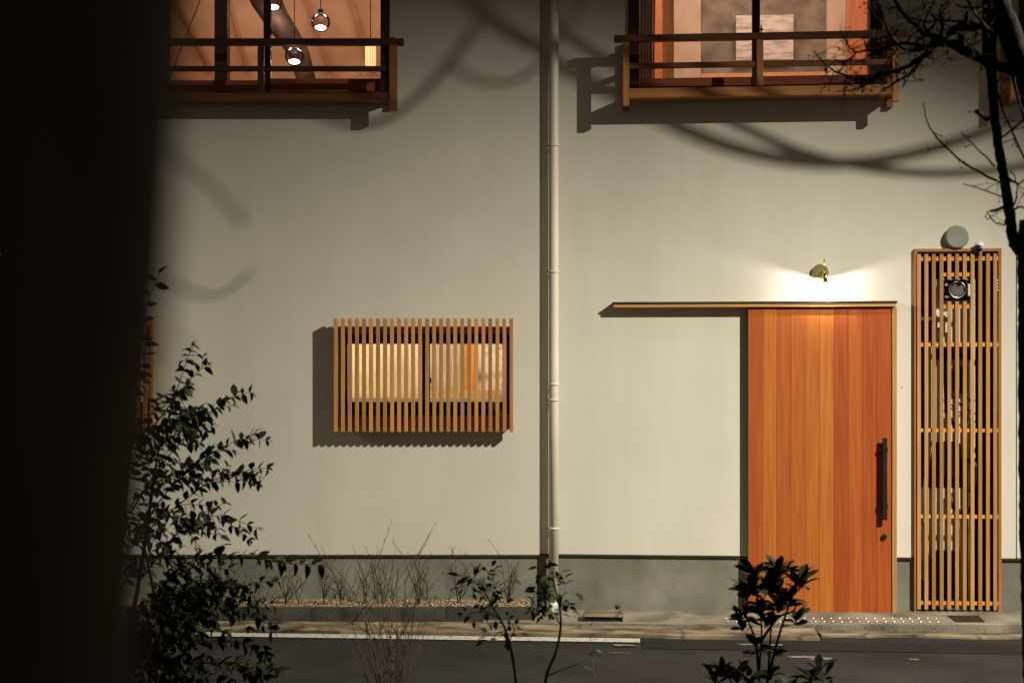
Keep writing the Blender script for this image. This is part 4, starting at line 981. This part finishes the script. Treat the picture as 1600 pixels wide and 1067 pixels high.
# bare shrubs
class Bare:
    pass
def bare_shrub(name, lab, base, height, spread, n, r, m, group, depth=2, seg=5, bud=.0, lean=0, arch=.15):
    t = empty(name, tuple(base), 0, lab, 'shrub', group); tw = MB()
    def grow(p, d, L, r, lev):
        P = [p]; q = p.copy(); dd = d.copy(); ns = 5
        for k in range(ns):
            dd = (dd + Vector((random.gauss(0, .09), random.gauss(0, .07), random.gauss(0, .05) + .03))).normalized(); q = q + dd * L / ns; P.append(q.copy())
        tw.tube(P, [r * (1 - .55 * k / ns) for k in range(ns + 1)], seg if lev == 0 else 4, 0, caps=False)
        if bud:
            for k in range(2, ns + 1):
                if rnd() < .5: tw.sphere(P[k] + rv(.002), bud * ru(.6, 1.2), 5, 3)
        if lev < depth:
            for k in range(1, ns + 1):
                if rnd() < (.75 if lev == 0 else .6):
                    s = random.choice((-1, 1)); d2 = (dd * ru(.5, 1) + Vector((s * ru(.35, .9), ru(-.4, .4), ru(.1, .5)))).normalized()
                    grow(P[k], d2, L * ru(.22, .45), r * .55, lev + 1)
    for k in range(n):
        a = (k + .5) / n * 2 - 1 if n > 1 else 0
        d = Vector((a * spread + ru(-.1, .1) + lean, ru(-.25, .25), 1)).normalized()
        grow(Vector((ru(-.015, .015), ru(-.01, .01), 0)), d, height * ru(.65, 1.05), r * ru(.7, 1.1), 0)
    obj('branches', tw, m, t); return t
ords = ['first', 'second', 'third', 'fourth', 'fifth', 'sixth', 'seventh', 'eighth', 'ninth', 'tenth', 'eleventh']
spec = [(312, 75, .4, 3), (360, 65, .5, 3), (392, 62, .6, 4), (446, 70, .75, 5), (468, 62, .3, 2), (507, 78, .45, 4), (531, 84, .3, 2), (571, 72, .4, 4), (597, 92, .25, 3), (655, 96, .35, 5), (718, 80, .6, 5), (795, 88, .4, 6)]
heights = ['low', 'low spiky', 'wide', 'broad fan-shaped', 'thin', 'upright', 'slender tall', 'knobbly', 'tall', 'tall many-stemmed', 'widely forked', 'dense upright']
for i, (px, h, sp, n) in enumerate(spec):
    y = -.19 + ru(-.04, .04); b = at(px, 940, y); b.z = ztp
    bare_shrub('bare_shrub', '%s leafless shrub in the gravel bed, %s from the left end' % (heights[i], (ords + ['last'])[i]), b, h / 200 * .82, sp * .8, n, .0042, 'twig', 'leafless shrubs in the gravel bed', 2, 5, .0022)
b = at(612, 1170, -3.9); b.z = gz + .02
bare_shrub('bare_bush', 'tall leafless bush of thin reddish upright stems at the near roadside', b, .86, .13, 22, .0040, 'twig', None, 1, 5, .0035, lean=.02)

# ------------------------------------------------------------------ bare tree at the right
YT = -5.1
tb = at(1640, 1300, YT); tb.z = gz + .02
tr = empty('bare_tree', tuple(tb), 0, 'black leafless tree reaching in from the right edge with drooping twigs', 'tree')
PXM = (YT + 11.1) / F      # metres per photo pixel at the tree
def limb(name, pts, rp, seg=9, jit=.06, dy=0.0, n=5, amp=0.0):
    P = catmull([at(x, y, YT + dy * i / max(1, len(pts) - 1)) for i, (x, y) in enumerate(pts)], n)
    m_ = len(P); R = []
    for i in range(m_):
        s = i / (m_ - 1) * (len(rp) - 1); k = min(int(s), len(rp) - 2); R.append((rp[k] + (rp[k + 1] - rp[k]) * (s - k)) * PXM)
        if amp and 0 < i < m_ - 1: P[i] = P[i] + rv(amp * PXM)
    Q = [p - tb for p in P]
    return P, R, MB().tube(Q, R, seg, jit)
P, R, mb = limb('trunk', [(1645, 1330), (1628, 1100), (1620, 900), (1617, 700), (1616, 500), (1616, 400), (1616, 344)], [34, 26, 24, 24, 24, 25, 22], 26, .06, n=18)
obj('trunk', mb, 'bark', tr)
limbs = [([(1616, 400), (1596, 388), (1583, 372), (1578, 340), (1571, 290), (1562, 240), (1554, 180), (1549, 100), (1549, 0), (1545, -120), (1550, -260)], [12, 13, 9, 8, 7.5, 7, 7, 8, 9, 9, 6]),
         ([(1640, 420), (1650, 330), (1625, 220), (1600, 120), (1575, 45), (1556, -10), (1540, -90), (1520, -220)], [20, 19, 18, 18, 17, 17, 16, 12]),
         ([(1625, 150), (1596, 118), (1560, 103), (1520, 86), (1485, 68), (1455, 66)], [10, 9, 8, 8, 7.5, 6])]
for pts, rp in limbs:
    _, _, mb = limb('limb', pts, rp, 12, .1, n=7, amp=.5); obj('limb', mb, 'bark', tr)
Z = lambda x, y: (1260 + x / 4.706, y / 4.706)
Z2 = lambda x, y: (860 + x / 2.162, y / 2.162)
tws = [([Z(930, 320), Z(860, 355), Z(780, 378), Z(700, 350), Z(630, 280), Z(585, 180), Z(560, 80), Z(520, -10)], [4, 3.4, 2.6, 2.4, 2.2, 2, 1.6, 1.4]),
       ([Z(1020, 300), Z(950, 275), Z(870, 250), Z(800, 190), Z(720, 110), Z(670, 40), Z(640, -30)], [5, 4.4, 3.4, 2.8, 2.6, 2.4, 2]),
       ([Z(960, 320), Z(840, 430), Z(700, 510), Z(560, 550), Z(400, 582), Z(250, 545), Z(150, 485), Z(90, 420), Z(55, 380)], [4.5, 3.6, 3, 2.6, 2.2, 1.6, 1.2, .9, .7]),
       ([Z(900, 360), Z(800, 330), Z(720, 320), Z(640, 330), Z(520, 370), Z(440, 376), Z(370, 385), Z(310, 345), Z(290, 285)], [3.2, 2.6, 2.2, 2, 1.7, 1.5, 1.4, 1.1, .8]),
       ([Z(370, 385), Z(330, 430), Z(280, 452), Z(230, 448), Z(195, 425)], [1.4, 1.2, 1, .9, .7]),
       ([Z(520, 380), Z(440, 425), Z(400, 450), Z(358, 455)], [1.3, 1.1, .9, .7]),
       ([Z(910, 350), Z(850, 430), Z(790, 510), Z(740, 560), Z(670, 595), Z(600, 640), Z(548, 672)], [3, 2.4, 2, 1.7, 1.4, 1.1, .8]),
       ([Z(700, 500), Z(640, 530), Z(560, 545), Z(470, 590), Z(420, 640), Z(340, 668)], [2.2, 1.8, 1.5, 1.1, .9, .7]),
       ([Z(300, 575), Z(280, 620), Z(276, 712)], [1.1, .9, .6]), ([Z(440, 590), Z(380, 640), Z(300, 665), Z(225, 672)], [1, .8, .7, .5]),
       ([Z(430, 575), Z(300, 605), Z(180, 612), Z(120, 608)], [1.4, 1, .8, .5]),
       ([Z(420, 575), Z(380, 560), Z(345, 522)], [1, .9, .8]),
       ([Z(1130, 330), Z(1140, 280), Z(1100, 265), Z(1060, 290), Z(980, 285)], [5, 4, 4, 4, 3]),
       ([Z(1050, 250), Z(1120, 200), Z(1175, 160), Z(1180, 90)], [5, 4.5, 3.4, 2.2]),
       ([Z(1130, 210), Z(1200, 205), Z(1300, 190), Z(1400, 150)], [4, 5, 5, 5]),
       ([Z(1330, 500), Z(1310, 300), Z(1310, 100), Z(1320, -50)], [4, 4.5, 4.5, 4]),
       ([Z(990, 280), Z(1000, 150), Z(980, 80), Z(1060, -10)], [2.4, 2, 1.6, 1.4]),
       ([Z(960, 160), Z(900, 90), Z(850, -10)], [1.8, 1.6, 1.4]),
       ([Z(900, 240), Z(860, 170), Z(920, 60), Z(960, -20)], [2, 1.6, 1.4, 1]),
       ([Z(820, 200), Z(860, 110), Z(890, 70)], [1.4, 1, .8]), ([Z(700, 90), Z(780, 140), Z(900, 160), Z(1000, 150), Z(1150, 160), Z(1300, 190)], [1, 1.2, 1.6, 1.6, 2, 2.2]),
       ([Z(780, 378), Z(830, 300), Z(900, 220), Z(980, 120), Z(1060, 20)], [1.4, 1.3, 1.3, 1.2, 1]), ([Z(720, 330), Z(780, 260), Z(830, 220)], [1.3, 1.1, .9]),
       ([Z(1180, 0), Z(1240, 100), Z(1290, 160), Z(1340, 230)], [1.6, 1.8, 2, 2.4]), ([Z(1100, 40), Z(1200, 60), Z(1320, 50)], [1.2, 1.3, 1.6]),
       ([Z(1040, 370), Z(1020, 430), Z(990, 490)], [1.4, 1, .8]), ([Z(900, 380), Z(905, 430), Z(890, 482)], [.8, .7, .5]), ([Z(920, 385), Z(935, 470)], [1.1, .8]),
       ([Z(1240, 220), Z(1250, 260), Z(1240, 340)], [1.4, 1.2, .8]), ([Z(1190, 290), Z(1200, 330), Z(1290, 300)], [2, 1.6, 1]), ([Z(560, 500), Z(620, 420), Z(680, 350)], [1.2, 1, .8]),
       ([Z(655, 455), Z(660, 520), Z(675, 590)], [1.3, 1.2, 1]), ([Z(700, 540), Z(770, 530), Z(830, 455)], [1, .9, .7]), ([Z(670, 200), Z(740, 160), Z(730, 280)], [.8, .8, .6]),
       ([Z(530, 10), Z(520, 120), Z(495, 220), Z(478, 360)], [1.2, 1, .9, .7]), ([Z(600, 70), Z(700, 50), Z(850, 45), Z(980, 50)], [.9, 1, 1, 1.1]),
       ([Z(630, 280), Z(680, 380), Z(760, 400), Z(770, 360)], [1.1, .9, .8, .6]), ([Z(430, 330), Z(520, 325), Z(600, 310)], [.9, 1, 1.1]),
       ([Z2(1508, 610), Z2(1400, 555), Z2(1300, 460), Z2(1270, 400), Z2(1260, 348)], [1.8, 1.5, 1.2, .9, .7]),
       ([Z2(1500, 562), Z2(1440, 500), Z2(1386, 446)], [1.2, 1, .7]), ([Z2(1535, 668), Z2(1470, 645), Z2(1395, 621)], [1.2, 1, .7]),
       ([Z2(1475, 402), Z2(1440, 376)], [4, 3.2]), ([Z2(1505, 300), Z2(1540, 400), Z2(1580, 490), Z2(1640, 620)], [1.6, 1.6, 1.5, 1.4]), ([Z2(1515, 470), Z2(1570, 430), Z2(1640, 370)], [1.4, 1.4, 1.2]),
       ([Z2(1500, 290), Z2(1530, 252)], [1.2, .8]), ([Z2(1545, 600), Z2(1580, 620), Z2(1620, 590)], [2, 1.6, 1.2]), ([Z2(1545, 640), Z2(1510, 610), Z2(1480, 600)], [1, .9, .7]),
       ([Z2(1530, 700), Z2(1500, 712), Z2(1482, 715)], [2.4, 1.6, 1]), ([Z2(1535, 760), Z2(1500, 750), Z2(1475, 715)], [1.2, .9, .7]), ([Z2(1560, 700), Z2(1580, 640), Z2(1555, 575)], [1.4, 1.2, .8]),
       ([Z2(1560, 710), Z2(1590, 700), Z2(1620, 720)], [1.6, 1.4, 1]), ([(1575, 60), (1590, 150), (1605, 190)], [2, 1.6, 1.2])]
fine = MB()
def sprout(p, d, L, r, lev=0):
    P = [p]; q = p.copy(); dd = d
    for k in range(4): dd = (dd + rv(.22)).normalized(); q = q + dd * L / 4; P.append(q.copy())
    fine.tube([x - tb for x in P], [r * (1 - .15 * k) for k in range(5)], 4, caps=False)
    fine.sphere(P[-1] - tb, r * 1.9, 6, 4)
    if lev < 1:
        for k in range(1, 4):
            if rnd() < .5: sprout(P[k], (dd + rv(.7)).normalized(), L * .45, r * .7, lev + 1)
for k, (pts, rp) in enumerate(tws):
    P, R, mb = limb('branch', pts, [q_ * 1.15 for q_ in rp], 7, .08, dy=ru(-.25, .25), n=5, amp=.6 if len(pts) > 2 else 0)
    obj('branch', mb, 'bark', tr)
    dens = 14 if k < 11 else 8
    for q in range(int(len(P) * dens / 30)):
        i = int(ru(.15, 1) * (len(P) - 1)); sprout(P[i], (Vector((ru(-1, 1), ru(-.4, .4), ru(-1, .8)))).normalized(), ru(12, 36) * PXM, min(R[i] * .6, .9 * PXM))
for q in range(34):      # tangle at the top right
    p = at(ru(1385, 1560), ru(-20, 95), YT + ru(-.3, .3)); sprout(p, Vector((ru(-1, 1), 0, ru(-.6, 1))).normalized(), ru(30, 85) * PXM, ru(.6, 1.0) * PXM)
o = obj('twigs', fine, 'bark', tr); o['kind'] = 'stuff'
# one clinging dry leaf
o = link('dry_leaf', leaf_mesh('dry_leaf', 'bark', wd=.8, ob=.5, droop=.4), tr); p = at(*Z(140, 490), YT) - tb; o.location = p; o.rotation_euler = (0, 1.2, .4); o.scale = (.028,) * 3

# ------------------------------------------------------------------ near trunk, out of focus at the left
t = MB(); P = []; n = 120; x_c = lambda z: -.2068 + .088 * (z - 1.83)
for k in range(n + 1):
    z = gz + 4.2 * k / n; P.append((x_c(z) + .003 * math.sin(z * 9), CAM.y + .45, z))
b0 = Vector((P[0][0], P[0][1], gz + .03)); P = [(p[0] - b0.x, p[1] - b0.y, p[2] - b0.z) for p in P]
o = obj('tree_trunk', MB().tube(P, [.094 + .05 * max(0, 1 - k / 12) for k in range(n + 1)], 36, .03), 'bark_brown', None, tuple(b0)); tag(o, 'near black tree trunk, blurred, filling the left edge of the view', 'tree')

S.render.engine = 'CYCLES'
